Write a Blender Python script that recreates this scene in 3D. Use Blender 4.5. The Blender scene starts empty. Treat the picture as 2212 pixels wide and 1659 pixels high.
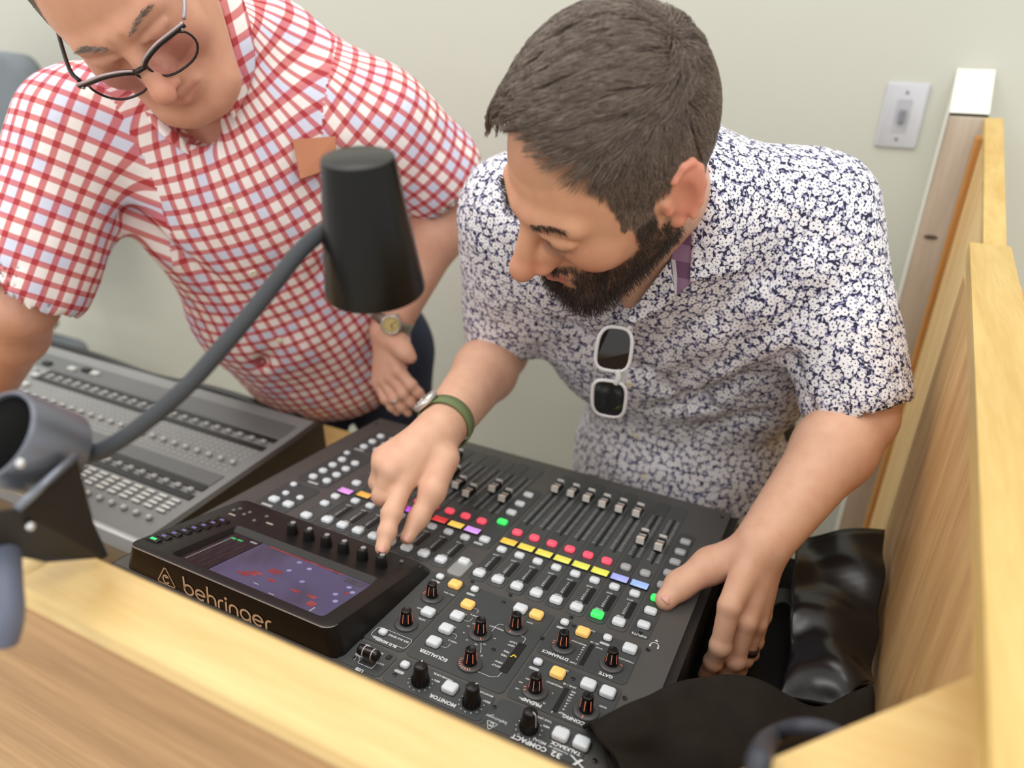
import bpy, bmesh, math, random
import numpy as np
from mathutils import Matrix, Vector
random.seed(7); RNG = np.random.default_rng(7)
S = bpy.context.scene
COL = S.collection
# ---------------------------------------------------------------- camera, world, lights, exposure
cd = bpy.data.cameras.new('camera'); cam = bpy.data.objects.new('camera', cd); COL.objects.link(cam)
cd.sensor_width = 36.0; cd.lens = 36.0 * 1550 / 2212; cd.clip_start = 0.02
cam.matrix_world = Matrix(((0.8980, -0.2063, 0.3886, 0.39038), (0.4399, 0.4073, -0.8004, -0.57831),
                           (0.0068, 0.8897, 0.4565, 1.44705), (0, 0, 0, 1)))
cd.dof.use_dof = True; cd.dof.focus_distance = 0.75; cd.dof.aperture_fstop = 2.7
S.camera = cam
w = bpy.data.worlds.new('world'); S.world = w; w.use_nodes = True
w.node_tree.nodes['Background'].inputs[0].default_value = (1.0, 0.985, 0.955, 1)
w.node_tree.nodes['Background'].inputs[1].default_value = 1.08
def area(name, loc, sx, sy, power, col, rot=(0, 0, 0)):
    l = bpy.data.lights.new(name, 'AREA'); l.shape = 'RECTANGLE'; l.size = sx; l.size_y = sy; l.energy = power; l.color = col
    o = bpy.data.objects.new(name, l); COL.objects.link(o); o.location = loc; o.rotation_euler = rot; return o
for lx, ly, pw in ((-.9, .1, 12), (.9, -.3, 10), (-1.2, -2.2, 22), (1.4, -2.4, 22), (0, -4.4, 45), (-.25, .5, 7), (-2.5, .7, 16)):  # room ceiling lights, plus unseen fill lamps added to brighten the back wall
    area('ceiling_and_fill_lamp', (lx, ly, 2.75), 1.2, .6, pw, (1, .97, .92))
S.view_settings.view_transform = 'Standard'; S.view_settings.look = 'None'
S.view_settings.gamma = 1.0; S.view_settings.use_curve_mapping = False
S.view_settings.exposure = -0.08
# ---------------------------------------------------------------- materials
def lin(c):
    return tuple((x / 12.92 if x <= .04045 else ((x + .055) / 1.055) ** 2.4) for x in [v / 255 for v in c])
class NT:
    def __init__(s, name):
        s.m = bpy.data.materials.new(name); s.m.use_nodes = True; s.t = s.m.node_tree; s.n = s.t.nodes
        s.b = s.n['Principled BSDF']; s.out = s.n['Material Output']
    def N(s, typ, **kw):
        n = s.n.new('ShaderNode' + typ)
        for k, v in kw.items(): setattr(n, k, v)
        return n
    def L(s, a, b): s.t.links.new(a, b)
    def put(s, sock, v):
        if hasattr(v, 'is_output') or isinstance(v, bpy.types.NodeSocket): s.L(v, sock)
        else: sock.default_value = v
    def M(s, op, a, b=0.0, c=0.0, clamp=False):
        n = s.N('Math', operation=op, use_clamp=clamp)
        for i, v in enumerate((a, b, c)): s.put(n.inputs[i], v)
        return n.outputs[0]
    def mix(s, f, a, b, typ='MIX'):
        n = s.N('Mix', data_type='RGBA', blend_type=typ)
        s.put(n.inputs[0], f)
        for i, v in ((6, a), (7, b)):
            s.put(n.inputs[i], (tuple(v) + (1,))[:4] if isinstance(v, (tuple, list)) else v)
        return n.outputs[2]
    def ss(s, x, a, b):
        n = s.N('MapRange', interpolation_type='SMOOTHSTEP')
        s.put(n.inputs[0], x); n.inputs[1].default_value = a; n.inputs[2].default_value = b
        return n.outputs[0]
    def col(s, v): s.put(s.b.inputs['Base Color'], (tuple(v) + (1,))[:4] if isinstance(v, (tuple, list)) else v)
    def set(s, **kw):
        for k, v in kw.items(): s.put(s.b.inputs[k], v)
    def obj(s, scale=(1, 1, 1), rot=(0, 0, 0)):
        tc = s.N('TexCoord'); mp = s.N('Mapping'); s.L(tc.outputs['Object'], mp.inputs[0])
        mp.inputs['Scale'].default_value = scale; mp.inputs['Rotation'].default_value = rot; return mp.outputs[0]
    def noise(s, v, scale, detail=3, rough=.5):
        n = s.N('TexNoise'); s.L(v, n.inputs['Vector']); n.inputs['Scale'].default_value = scale
        n.inputs['Detail'].default_value = detail; n.inputs['Roughness'].default_value = rough; return n.outputs[0]
    def bump(s, h, strength=.3, dist=.001):
        n = s.N('Bump'); n.inputs['Strength'].default_value = strength; n.inputs['Distance'].default_value = dist
        s.L(h, n.inputs['Height']); s.L(n.outputs[0], s.b.inputs['Normal'])
_M = {}
def plain(name, rgb, rough=.5, metal=0., spec=.5, emit=0., var=0.06, coat=0.):
    """one colour with a faint procedural mottling"""
    if name in _M: return _M[name]
    t = NT(name); c = lin(rgb)
    v = t.noise(t.obj(), 40, 2)
    t.col(t.mix(v, tuple(x * (1 - var) for x in c), tuple(min(1, x * (1 + var)) for x in c)))
    t.set(**{'Roughness': rough, 'Metallic': metal, 'Specular IOR Level': spec, 'Coat Weight': coat})
    if emit:
        t.set(**{'Emission Color': c + (1,), 'Emission Strength': emit})
    _M[name] = t.m; return t.m
def wood(name, light, dark, axis='x', rough=.55, scale=1.0, knots=False):
    if name in _M: return _M[name]
    t = NT(name)
    st = {'x': (2, 26, 26), 'y': (26, 2, 26), 'z': (26, 26, 2)}[axis]
    v = t.obj(tuple(a * scale for a in st))
    g = t.noise(v, 1.2, 5, .6)
    v2 = t.obj(tuple(a * scale * 4.5 for a in st)); f = t.noise(v2, 2.0, 3, .6)
    big = t.noise(t.obj(tuple(a * scale * .3 for a in st)), 1.0, 2)
    k = t.M('ADD', t.M('MULTIPLY', g, .55), t.M('MULTIPLY', f, .25)); k = t.M('ADD', k, t.M('MULTIPLY', big, .3))
    t.col(t.mix(t.ss(k, .38, .72), lin(light), lin(dark)))
    t.set(Roughness=rough); t.bump(f, .15, .0006)
    _M[name] = t.m; return t.m
# ---------------------------------------------------------------- mesh helpers
def mesh_obj(name, V, F, mat=None, parent=None, smooth=False, data=None):
    if data is None:
        me = bpy.data.meshes.new(name)
        me.from_pydata([tuple(map(float, v)) for v in V], [], [tuple(int(i) for i in f) for f in F]); me.update()
        if smooth: me.polygons.foreach_set('use_smooth', [True] * len(me.polygons))
        if mat is not None: me.materials.append(mat)
    else: me = data
    o = bpy.data.objects.new(name, me); COL.objects.link(o)
    if parent is not None: o.parent = parent
    return o
def tag(o, label=None, cat=None, group=None, kind=None):
    if label: o['label'] = label
    if cat: o['category'] = cat
    if group: o['group'] = group
    if kind: o['kind'] = kind
    return o
def empty(name, mw=None, loc=None, label=None, cat=None, group=None):
    o = bpy.data.objects.new(name, None); COL.objects.link(o); o.empty_display_size = .05
    if mw is not None: o.matrix_world = mw
    if loc is not None: o.location = loc
    return tag(o, label, cat, group)
class MB:
    def __init__(s): s.V = []; s.F = []; s.MI = []
    def add(s, V, F, mi=0):
        b = len(s.V); s.V += [tuple(v) for v in V]; s.F += [tuple(i + b for i in f) for f in F]; s.MI += [mi] * len(F); return s
    def build(s, name, mats, parent=None, smooth=False):
        mats = mats if isinstance(mats, (list, tuple)) else [mats]
        o = mesh_obj(name, s.V, s.F, None, parent, smooth)
        for m in mats: o.data.materials.append(m)
        if len(mats) > 1: o.data.polygons.foreach_set('material_index', s.MI)
        return o
def rrect(w, h, r, n=3):
    """rounded rectangle outline, counter-clockwise"""
    P = []; r = min(r, w / 2 - 1e-5, h / 2 - 1e-5)
    for cx, cy, a0 in ((w/2-r, h/2-r, 0), (-w/2+r, h/2-r, 90), (-w/2+r, -h/2+r, 180), (w/2-r, -h/2+r, 270)):
        for i in range(n + 1):
            a = math.radians(a0 + 90 * i / n); P.append((cx + r * math.cos(a), cy + r * math.sin(a)))
    return P
def loft(rings, cap0=True, cap1=True, closed=True):
    V = []; F = []; n = len(rings[0])
    for R in rings: V += [tuple(p) for p in R]
    for k in range(len(rings) - 1):
        for i in range(n if closed else n - 1):
            j = (i + 1) % n; F.append((k*n+i, k*n+j, (k+1)*n+j, (k+1)*n+i))
    if cap0: F.append(tuple(range(n - 1, -1, -1)))
    if cap1: F.append(tuple(range((len(rings)-1)*n, len(rings)*n)))
    return V, F
def key(w, h, z0, z1, r=.002, inset=.0012, n=3, c=(0, 0), dome=0.):
    """rounded button body with a chamfered top"""
    rings = []
    for z, ins in ((z0, 0), (z1 - inset, 0), (z1 - inset*.35, inset*.35), (z1, inset*1.1)):
        rings.append([(x + c[0], y + c[1], z) for x, y in rrect(w - 2*ins, h - 2*ins, max(r - ins*.5, .0004), n)])
    return loft(rings)
def bbox(x0, x1, y0, y1, z0, z1, b=.0):
    """box with chamfered vertical and horizontal edges"""
    if b <= 0:
        V = [(x, y, z) for z in (z0, z1) for x, y in ((x0, y0), (x1, y0), (x1, y1), (x0, y1))]
        return V, [(3, 2, 1, 0), (4, 5, 6, 7), (0, 1, 5, 4), (1, 2, 6, 5), (2, 3, 7, 6), (3, 0, 4, 7)]
    cx, cy = (x0+x1)/2, (y0+y1)/2; w, h = x1-x0, y1-y0
    rings = []
    for z, i in ((z0, b), (z0 + b, 0), (z1 - b, 0), (z1, b)):
        rings.append([(cx + x, cy + y, z) for x, y in rrect(w - 2*i, h - 2*i, b if i == 0 else b*.6, 1)])
    return loft(rings)
def lathe(prof, n=20, c=(0, 0, 0)):
    rings = [[(c[0] + r*math.cos(2*math.pi*i/n), c[1] + r*math.sin(2*math.pi*i/n), c[2] + z) for i in range(n)] for r, z in prof]
    return loft(rings)
def crv(P, n=8):
    """Catmull-Rom through points"""
    P = [np.array(p, float) for p in P]; P = [2*P[0]-P[1]] + P + [2*P[-1]-P[-2]]; out = []
    for i in range(1, len(P) - 2):
        for k in range(n):
            t = k / n; a, b, c, d = P[i-1:i+3]
            out.append(.5*((2*b) + (c-a)*t + (2*a-5*b+4*c-d)*t*t + (3*b-a-3*c+d)*t**3))
    out.append(P[-2]); return out
def tube(P, r, n=10, cap=True):
    P = [np.array(p, float) for p in P]; R = r if isinstance(r, (list, tuple, np.ndarray)) else [r] * len(P)
    T = [P[min(i+1, len(P)-1)] - P[max(i-1, 0)] for i in range(len(P))]
    u = np.cross(T[0], (.3, .5, .8)); u /= np.linalg.norm(u); rings = []
    for p, t, rr in zip(P, T, R):
        t = t / np.linalg.norm(t); u = u - t * (u @ t); u /= np.linalg.norm(u); v = np.cross(t, u)
        rings.append([p + rr*(math.cos(2*math.pi*i/n)*u + math.sin(2*math.pi*i/n)*v) for i in range(n)])
    return loft(rings, cap, cap)
def frame(o, x=None, y=None, z=None):
    """4x4 from an origin and two axes"""
    o = Vector(o)
    if x is not None and y is not None: x = Vector(x).normalized(); y = Vector(y); y = (y - x*y.dot(x)).normalized(); z = x.cross(y)
    elif z is not None and x is not None: z = Vector(z).normalized(); x = Vector(x); x = (x - z*x.dot(z)).normalized(); y = z.cross(x)
    elif z is not None and y is not None: z = Vector(z).normalized(); y = Vector(y); y = (y - z*y.dot(z)).normalized(); x = y.cross(z)
    return Matrix(((x.x, y.x, z.x, o.x), (x.y, y.y, z.y, o.y), (x.z, y.z, z.z, o.z), (0, 0, 0, 1)))
def xf(M, VF):
    V, F = VF
    return [tuple(M @ Vector(v)) for v in V], F
def patch(rows, nu=6, nv=6, thick=.002, wr=0., seed=0, freq=30.):
    """cloth or sheet through a grid of control points (rows of points), with thickness"""
    G = [crv(r, nu) for r in rows]; G = [crv(c, nv) for c in zip(*G)]
    A = np.array(G)  # [cols][rows]
    m, n = A.shape[:2]
    du = np.gradient(A, axis=0); dv = np.gradient(A, axis=1); N = np.cross(du, dv); N /= np.linalg.norm(N, axis=2, keepdims=True) + 1e-12
    if wr:
        q = A * freq; r = np.random.default_rng(seed); o = r.random(9) * 9
        h = np.sin(q[..., 0]*1.3 + q[..., 1]*.7 + o[0] + 1.5*np.sin(q[..., 2]*.8 + o[1])) + .6*np.sin(q[..., 1]*2.1 - q[..., 0]*.9 + o[2] + 1.2*np.sin(q[..., 0]*1.1 + o[3])) + .4*np.sin(q[..., 2]*3.3 + q[..., 0]*2.2 + o[4])
        A = A + N * (h * wr)[..., None]
    B = A - N * thick
    V = np.concatenate([A.reshape(-1, 3), B.reshape(-1, 3)]); F = []; o = m*n
    for i in range(m-1):
        for j in range(n-1):
            a, b, c, d = i*n+j, (i+1)*n+j, (i+1)*n+j+1, i*n+j+1
            F += [(a, b, c, d), (o+d, o+c, o+b, o+a)]
    for i in range(m-1):
        a, b = i*n, (i+1)*n; F.append((a, o+a, o+b, b)); a, b = i*n+n-1, (i+1)*n+n-1; F.append((b, o+b, o+a, a))
    for j in range(n-1):
        F.append((j+1, o+j+1, o+j, j)); a = (m-1)*n+j; F.append((a, o+a, o+a+1, a+1))
    return [tuple(v) for v in V], F
def stroke(P, w, closed=False):
    """flat ribbon (z = 0) along a 2-D path"""
    P = [np.array(p, float) for p in P]; n = len(P); L = []; Rr = []
    for i in range(n):
        a = P[(i-1) % n] if (closed or i > 0) else P[i]; b = P[(i+1) % n] if (closed or i < n-1) else P[i]
        t = b - a; t = t / (np.linalg.norm(t) + 1e-12); k = np.array((-t[1], t[0])) * w / 2; L.append(P[i] + k); Rr.append(P[i] - k)
    V = [(p[0], p[1], 0) for p in L + Rr]; F = []
    for i in range(n if closed else n - 1):
        j = (i+1) % n; F.append((i, n+i, n+j, j))
    return V, F
def arc(cx, cy, r, a0, a1, n=14, ry=None):
    ry = ry or r
    return [(cx + r*math.cos(math.radians(a0 + (a1-a0)*i/n)), cy + ry*math.sin(math.radians(a0 + (a1-a0)*i/n))) for i in range(n+1)]
_txt = {}
def text2d(s, size, bold=.02, shear=0., align='CENTER'):
    """flat outline letters as vertices and faces, baseline centred on the origin"""
    k = (s, bold, shear, align)
    if k not in _txt:
        c = bpy.data.curves.new('t', 'FONT'); c.body = s; c.size = 1; c.offset = bold; c.shear = shear; c.align_x = align; c.align_y = 'CENTER'; c.resolution_u = 2
        o = bpy.data.objects.new('t', c); COL.objects.link(o); bpy.context.view_layer.update()
        me = bpy.data.meshes.new_from_object(o.evaluated_get(bpy.context.evaluated_depsgraph_get()))
        _txt[k] = ([tuple(v.co) for v in me.vertices], [tuple(p.vertices) for p in me.polygons])
        bpy.data.objects.remove(o); bpy.data.curves.remove(c); bpy.data.meshes.remove(me)
    V, F = _txt[k]
    return [(x*size, y*size, z*size) for x, y, z in V], F
def copy_thing(o, parent=None):
    c = o.copy(); COL.objects.link(c)
    if parent is not None: c.parent = parent
    for ch in o.children: copy_thing(ch, c)
    return c

# ---------------------------------------------------------------- room shell
def paint(name, rgb):
    t = NT(name); c = lin(rgb); v = t.noise(t.obj(), 2.2, 3)
    t.col(t.mix(v, tuple(x*.94 for x in c), tuple(x*1.04 for x in c))); t.set(Roughness=.75)
    t.bump(t.noise(t.obj(), 220, 2), .08, .0005); return t.m
m_wall = paint('beige wall paint', (198, 199, 188))
def struct(name, V, F, mat):
    o = mesh_obj(name, V, F, mat); o['kind'] = 'structure'; return o
struct('wall_back', *bbox(-3.2, 2.6, 1.05, 1.15, 0, 2.8), m_wall)
m_floor = plain('pale vinyl floor', (206, 202, 190), .7, var=.1)
struct('floor', *bbox(-3.2, 2.6, -3.2, 1.15, -.05, 0), m_floor)
struct('baseboard_back', *bbox(-3.2, 2.6, 1.037, 1.05, 0, .1, .003), plain('white trim paint', (232, 230, 220), .5))
# light switch on the back wall
m_plate = plain('light grey switch plastic', (196, 198, 204), .4)
sw = empty('light_switch', loc=(0.4206,1.0500,1.2829), label='light grey rectangular wall switch on the beige wall beside the white post', cat='light switch')
V, F = key(.072, .116, 0, .006, .004, .002); MX = Matrix.Rotation(math.radians(90), 4, 'X')
mesh_obj('wall_plate', *xf(MX, (V, F)), m_plate, sw, True)
mesh_obj('toggle', *xf(MX, key(.010, .024, .004, .017, .002, .002)), plain('toggle plastic', (128, 130, 136), .4), sw)
mesh_obj('toggle_frame', *xf(MX, key(.026, .060, .0055, .0068, .002, .0005)), plain('switch inset', (178, 180, 187), .5), sw)
for zz in (-.042, .042): mesh_obj('screw', *xf(MX @ Matrix.Translation((0, zz, 0)), key(.006, .006, .005, .0072, .0029, .0004)), plain('screw steel', (150, 150, 152), .3, 1), sw)
# ---------------------------------------------------------------- wooden booth
m_cap = wood('pale pine cap', (224, 196, 136), (208, 172, 108), 'x', .5)
m_capy = wood('pale pine cap lengthwise', (216, 188, 122), (196, 160, 92), 'y', .5)
m_ply = wood('oiled plywood', (242, 204, 144), (202, 154, 96), 'z', .5, .7)
m_plyx = wood('laminate planks', (198, 158, 108), (152, 112, 70), 'x', .5, .5)
m_stud = wood('planed stud', (236, 206, 152), (212, 172, 112), 'z', .6)
m_studd = wood('orange stud edge with shade', (206, 150, 84), (176, 120, 58), 'z', .6)  # darker stud tone; shade of the stud's side is put into the colour
m_whitew = plain('white painted wood', (238, 236, 224), .5, var=.03)
m_greyw = wood('shaded white wood face', (206, 194, 178), (176, 160, 142), 'z', .7, .6)  # white post's front face, greyed so the colour carries its shade
fw = empty('half_wall', loc=(0, -.37, 0), label='front wooden half wall of the booth with a flat pale cap board', cat='half wall')
def lp(o, VF): return [tuple(Vector(v) - o.location) for v in VF[0]], VF[1]
def part(name, par, VF, mat, smooth=False): return mesh_obj(name, *lp(par, VF), mat, par, smooth)
part('cap_board', fw, bbox(-.099, .47, -.393, -.347, 1.081, 1.1, .003), m_cap)
for k, (z0, z1) in enumerate(((1.0655, 1.081), (.84, 1.065), (.615, .8385), (.39, .6135), (.165, .3885), (.0, .1635))):
    part('plank', fw, bbox(-1.4, .53, -.386 - .0006*(k % 2), -.354, z0, z1, .001), m_plyx)
part('end_block', fw, xf(Matrix.Translation((-.099, -.372, 1.0905)), lathe([(.004, -.011), (.0215, -.011), (.023, -.008), (.023, .008), (.0215, .011), (.004, .011)], 20)), wood('end grain pine', (236, 208, 150), (206, 170, 112), 'z', .6), True)
part('cap_board', fw, bbox(-1.4, -.125, -.393, -.347, 1.06, 1.079, .003), m_cap)
# right half wall: plywood face, thick cap, studs, a raked section and the post at the back wall
rw = empty('half_wall', loc=(.54, .1, 0), label='right wooden half wall beside the desk with plywood face and pale cap', cat='half wall')
part('plywood_panel', rw, bbox(.522, .531, -.354, .455, .0, 1.16, .0015), m_ply)
part('cap_board', rw, loft([[(x, y, z) for x, y in ((.480, -.385), (.529, -.385), (.577, .545), (.529, .545))] for z in (1.160, 1.18)]), m_capy)
part('apron_strip', rw, loft([[(x, y, z) for x, y in ((.486, -.384), (.524, -.384), (.570, .5), (.535, .5))] for z in (1.135, 1.16)]), m_stud)
part('stud', rw, bbox(.531, .570, .36, .455, 0, 1.16, .002), m_studd)
part('outer_panel', rw, bbox(.572, .582, -.35, .455, 0, 1.16, .001), m_ply)
part('corner_board', rw, loft([[(x, y, z) for x, y in ((.345, -.362), (.396, -.309), (.520, -.172), (.54, -.36))] for z in (1.082, 1.101)]), m_cap)
rk = empty('raked_wall', loc=(.56, .7, 0), label='narrow raked side wall with a sloping pale top edge, behind the right half wall', cat='half wall')
part('face_panel', rk, ([(.547, .47, 0), (.547, .935, 0), (.547, .935, 1.28), (.547, .47, 1.135), (.575, .47, 0), (.575, .935, 0), (.575, .935, 1.28), (.575, .47, 1.135)], [(0, 1, 2, 3), (7, 6, 5, 4), (0, 3, 7, 4), (1, 5, 6, 2), (3, 2, 6, 7), (0, 4, 5, 1)]), m_stud)
part('sloped_cap', rk, ([(.546, .45, 1.147), (.546, .945, 1.298), (.573, .945, 1.298), (.573, .45, 1.147), (.546, .45, 1.132), (.546, .945, 1.283), (.573, .945, 1.283), (.573, .45, 1.132)], [(0, 3, 2, 1), (4, 5, 6, 7), (0, 1, 5, 4), (2, 3, 7, 6), (0, 4, 7, 3), (1, 2, 6, 5)]), m_capy)
part('edge_strip', rk, bbox(.538, .547, .895, .935, 0, 1.27, .001), m_studd)
part('edge_strip', rk, bbox(.538, .547, .456, .50, 0, 1.14, .001), m_studd)
ps = empty('wall_post', loc=(.52, 1.0, 0), label='white painted post with a slanted top standing against the beige wall', cat='post')
V = [(.492, .955, 0), (.552, .955, 0), (.552, 1.049, 0), (.492, 1.049, 0), (.492, .955, 1.302), (.552, .955, 1.302), (.552, 1.049, 1.368), (.492, 1.049, 1.368)]
part('post_body', ps, (V, [(3, 2, 1, 0), (4, 5, 6, 7), (1, 2, 6, 5), (2, 3, 7, 6), (3, 0, 4, 7)]), m_whitew)
part('front_board', ps, bbox(.493, .5515, .949, .955, 0, 1.297, .001), m_greyw, False)
part('wood_knot', ps, xf(Matrix.Translation((.515, .9485, 1.085)) @ Matrix.Rotation(math.radians(90), 4, 'X') @ Matrix.Scale(.35, 4, (0, 1, 0)), lathe([(.001, 0), (.012, 0), (.011, .0012), (.001, .0012)], 14)), plain('dark knot', (84, 74, 66), .7))
# ---------------------------------------------------------------- desk
dk = empty('desk', loc=(-.4, .1, 0), label='pale wooden desk top under both mixing consoles', cat='desk')
part('desk_top', dk, bbox(-1.6, .515, -.352, .345, .71, .74, .003), wood('desk pine', (236, 206, 140), (210, 170, 104), 'x', .5))
for x in (-1.5, -.2): part('leg', dk, bbox(x, x + .06, .2, .26, 0, .71, .003), m_stud)

# ---------------------------------------------------------------- digital mixing console (panel frame: x right, y downhill to the operator, z off the panel)
P_ = .025; TL = math.radians(8)
CM = Matrix(((1, 0, 0, .0675), (0, math.cos(TL), math.sin(TL), 0), (0, -math.sin(TL), math.cos(TL), .84988), (0, 0, 0, 1)))
con = empty('mixing_console', CM, label='black digital mixing console with rows of lit keys, faders and a raised display', cat='mixing console')
m_pan = plain('warm dark grey panel', (82, 81, 79), .38, spec=.5)
m_sec = plain('dark slate section', (66, 70, 71), .42, spec=.5)
m_sec2 = plain('dark slate section two', (74, 77, 77), .42, spec=.5)
m_blk = plain('satin black plastic', (24, 23, 23), .38, spec=.4)
m_blkg = plain('glossy black plastic', (14, 14, 14), .22, spec=.5)
m_side = plain('black side cheek', (34, 32, 33), .45)
m_key = plain('translucent white key', (224, 232, 238), .42)
m_keyg = plain('translucent grey key', (176, 178, 180), .45)
m_amb = plain('lit amber key', (250, 200, 114), .4, emit=.28)
m_grn = plain('lit green key', (66, 240, 110), .4, emit=.55)
m_red = plain('lit red key', (255, 86, 108), .4, emit=.5)
m_well = plain('black well', (18, 18, 19), .5)
m_ink = plain('white print', (225, 228, 230), .6, var=.02)
m_inkg = plain('grey print', (186, 190, 191), .6)
m_copper = plain('lit copper line', (255, 140, 112), .4, emit=.5)
m_skirt = plain('dark grey knob skirt', (72, 72, 73), .4)
m_slot = plain('fader slot black', (10, 10, 11), .6)
def cpart(name, VF, mat, par=None, smooth=False): return mesh_obj(name, *VF, mat, par or con, smooth)
def UV_(u, v, h=0.): return (u * P_, v * P_, h)
# chassis: one closed body, profile in y-z
CMI = CM.inverted()
def wpt(x, y, z): return tuple(CMI @ Vector((x, y, z)))
prof_w = [(-.2, .742), (-.2, .84)]
def chassis(x0, x1, top=0.):
    rings = []
    for x in (x0, x1):
        a = [CMI @ Vector((x, Y, Z)) for Y, Z in ((.326, .744), (-.204, .744))]
        r = [(x, -.2035, -.004), (x, -.2, 0), (x, .3225, 0), (x, .3285, -.002), (x, .332, -.008), (x, .3325, -.03)]
        r = [(q[0] - .0675 if k >= 0 else 0, q[1], q[2] + top) for k, q in enumerate(r)]
        rings.append([tuple(a[0]), tuple(a[1])] + r)
    return loft(rings)
cpart('chassis', chassis(-15.0*P_ + .0675, 9.72*P_ + .0675), m_pan)
def cheek(x0, x1):
    rings = []
    for x, i in ((x0, 0), (x1, 0)):
        a = [CMI @ Vector((x + .0675, Y, Z)) for Y, Z in ((.322, .746), (-.2, .746))]
        rings.append([tuple(a[0]), tuple(a[1]), (x, -.2, -.006), (x, .326, -.006), (x, .328, -.012)])
    return loft(rings)
cpart('side_cheek', cheek(9.722*P_, 10.1*P_), m_side); cpart('side_cheek', cheek(-15.4*P_, -15.002*P_), m_side)
# section overlays
def plate(name, u0, u1, v0, v1, mat=m_sec, r=.006, z=.0009):
    w, h = (u1-u0)*P_, (v1-v0)*P_; c = ((u0+u1)/2*P_, (v0+v1)/2*P_)
    return cpart(name, key(w, h, 0.0, z, r, .0003, 4, c), mat)
plate('section_plate', -2.2, -.13, -6.36, -.92)
plate('section_plate', -.02, 4.40, -6.34, -.96)
plate('section_plate', 4.52, 8.40, -3.50, -1.0)
plate('section_plate', 4.52, 8.40, -6.30, -3.74)
plate('section_plate', -2.2, -.13, -7.95, -6.52)
plate('section_plate', -.02, 4.28, -7.95, -6.50)
plate('section_plate', 4.42, 8.14, -7.95, -6.48)
plate('section_plate', 4.28, 4.42, -7.95, -6.98, m_sec, .001)
for i in range(8): plate('strip_plate', i - .42, i + .45, -.47, 12.0, m_sec if i % 2 == 0 else m_sec2, .006)
for i in range(8): plate('strip_plate', -9.14 + i - .42, -9.14 + i + .45, -.47, 12.0, m_sec if i % 2 == 0 else m_sec2, .006)
plate('strip_plate', -10.75, -9.66, -.8, 12.0, m_sec2)
plate('section_plate', 7.58, 8.46, -.42, 9.2)
plate('section_plate', -1.62, -.62, 2.1, 9.2)
plate('section_plate', -13.75, -11.5, 7.9, 11.2); plate('section_plate', -13.75, -11.5, 2.75, 7.55); plate('section_plate', -13.75, -11.5, -.6, 2.4)
# keys: shared mesh data per kind, one object each
def keydata(name, w, h, z, r, mat, dome=.0018):
    V, F = key(w, h, 0, z, r, dome, 3); me = bpy.data.meshes.new(name); me.from_pydata(V, [], F); me.materials.append(mat); me.update()
    me.polygons.foreach_set('use_smooth', [True]*len(me.polygons)); me.set_sharp_from_angle(angle=.9); return me
KD = {}
def put_key(u, v, kind='sel', mat=None, name='key', lab=None):
    w, h, z, r = {'sel': (.0142, .0118, .0052, .003), 'small': (.0093, .0085, .0042, .0028), 'mute': (.0130, .0112, .0050, .0036), 'solo': (.0122, .0102, .0048, .0030),
                  'round': (.0125, .0108, .005, .0045), 'sq': (.0146, .0128, .0056, .0028), 'lay': (.0140, .0108, .005, .003)}[kind]
    mat = mat or m_key; k = (kind, mat.name)
    if k not in KD: KD[k] = keydata('key', w, h, z, r, mat)
    o = mesh_obj(name, 0, 0, None, con, data=KD[k]); o.location = UV_(u, v, .0006)
    if lab: o['label'] = lab
    WELL.add(*key(w + .0016, h + .0016, .0008, .00125, r, .0001, 3, (u*P_, v*P_)))
    return o
WELL = MB(); INK = MB(); INKG = MB()
def ink(s, u, v, size, bold=.02, shear=0., mb=None, al='CENTER', sx=1.):
    """lettering printed on the panel, reading right way up for the operator"""
    V, F = text2d(s, size, bold, shear, al)
    (mb or INK).add([(u*P_ - x*sx, v*P_ - y, .00135) for x, y, z in V], F)
def inkline(pts, w=.0006, mb=None, closed=False):
    V, F = stroke([(a*P_, b*P_) for a, b in pts], w, closed); (mb or INK).add([(x, y, .00135) for x, y, z in V], F)
for u, v in ((-1.46, -1.18), (.41, -1.18), (4.92, -1.21), (6.9, -1.21), (4.9, -4.07), (-1.48, -5.75), (-1.47, -6.92), (.39, -6.9)):
    put_key(u, v, 'small')
    Vp, Fp = key(.0108, .0036, .0012, .00138, .0016, .0001, 3, (u*P_, (v - .40)*P_)); INKG.add(Vp, Fp)
AM = 'lit amber key'; GR = 'lit green key'
for u, v, m in ((-.53, -1.37, m_amb), (.70, -2.36, m_amb), (.69, -3.29, 0), (.71, -4.26, 0), (.69, -5.22, 0), (2.86, -1.40, 0), (3.65, -1.42, m_amb), (5.86, -1.45, m_amb),
                (7.95, -1.42, 0), (5.85, -4.28, m_amb), (7.13, -4.25, 0), (7.93, -4.26, 0), (2.56, -7.10, 0), (7.11, -7.07, 0), (7.90, -7.05, 0), (-.53, -3.72, 0)):
    put_key(u, v, 'sq', m or None, 'key', AM if m else None)
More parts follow.
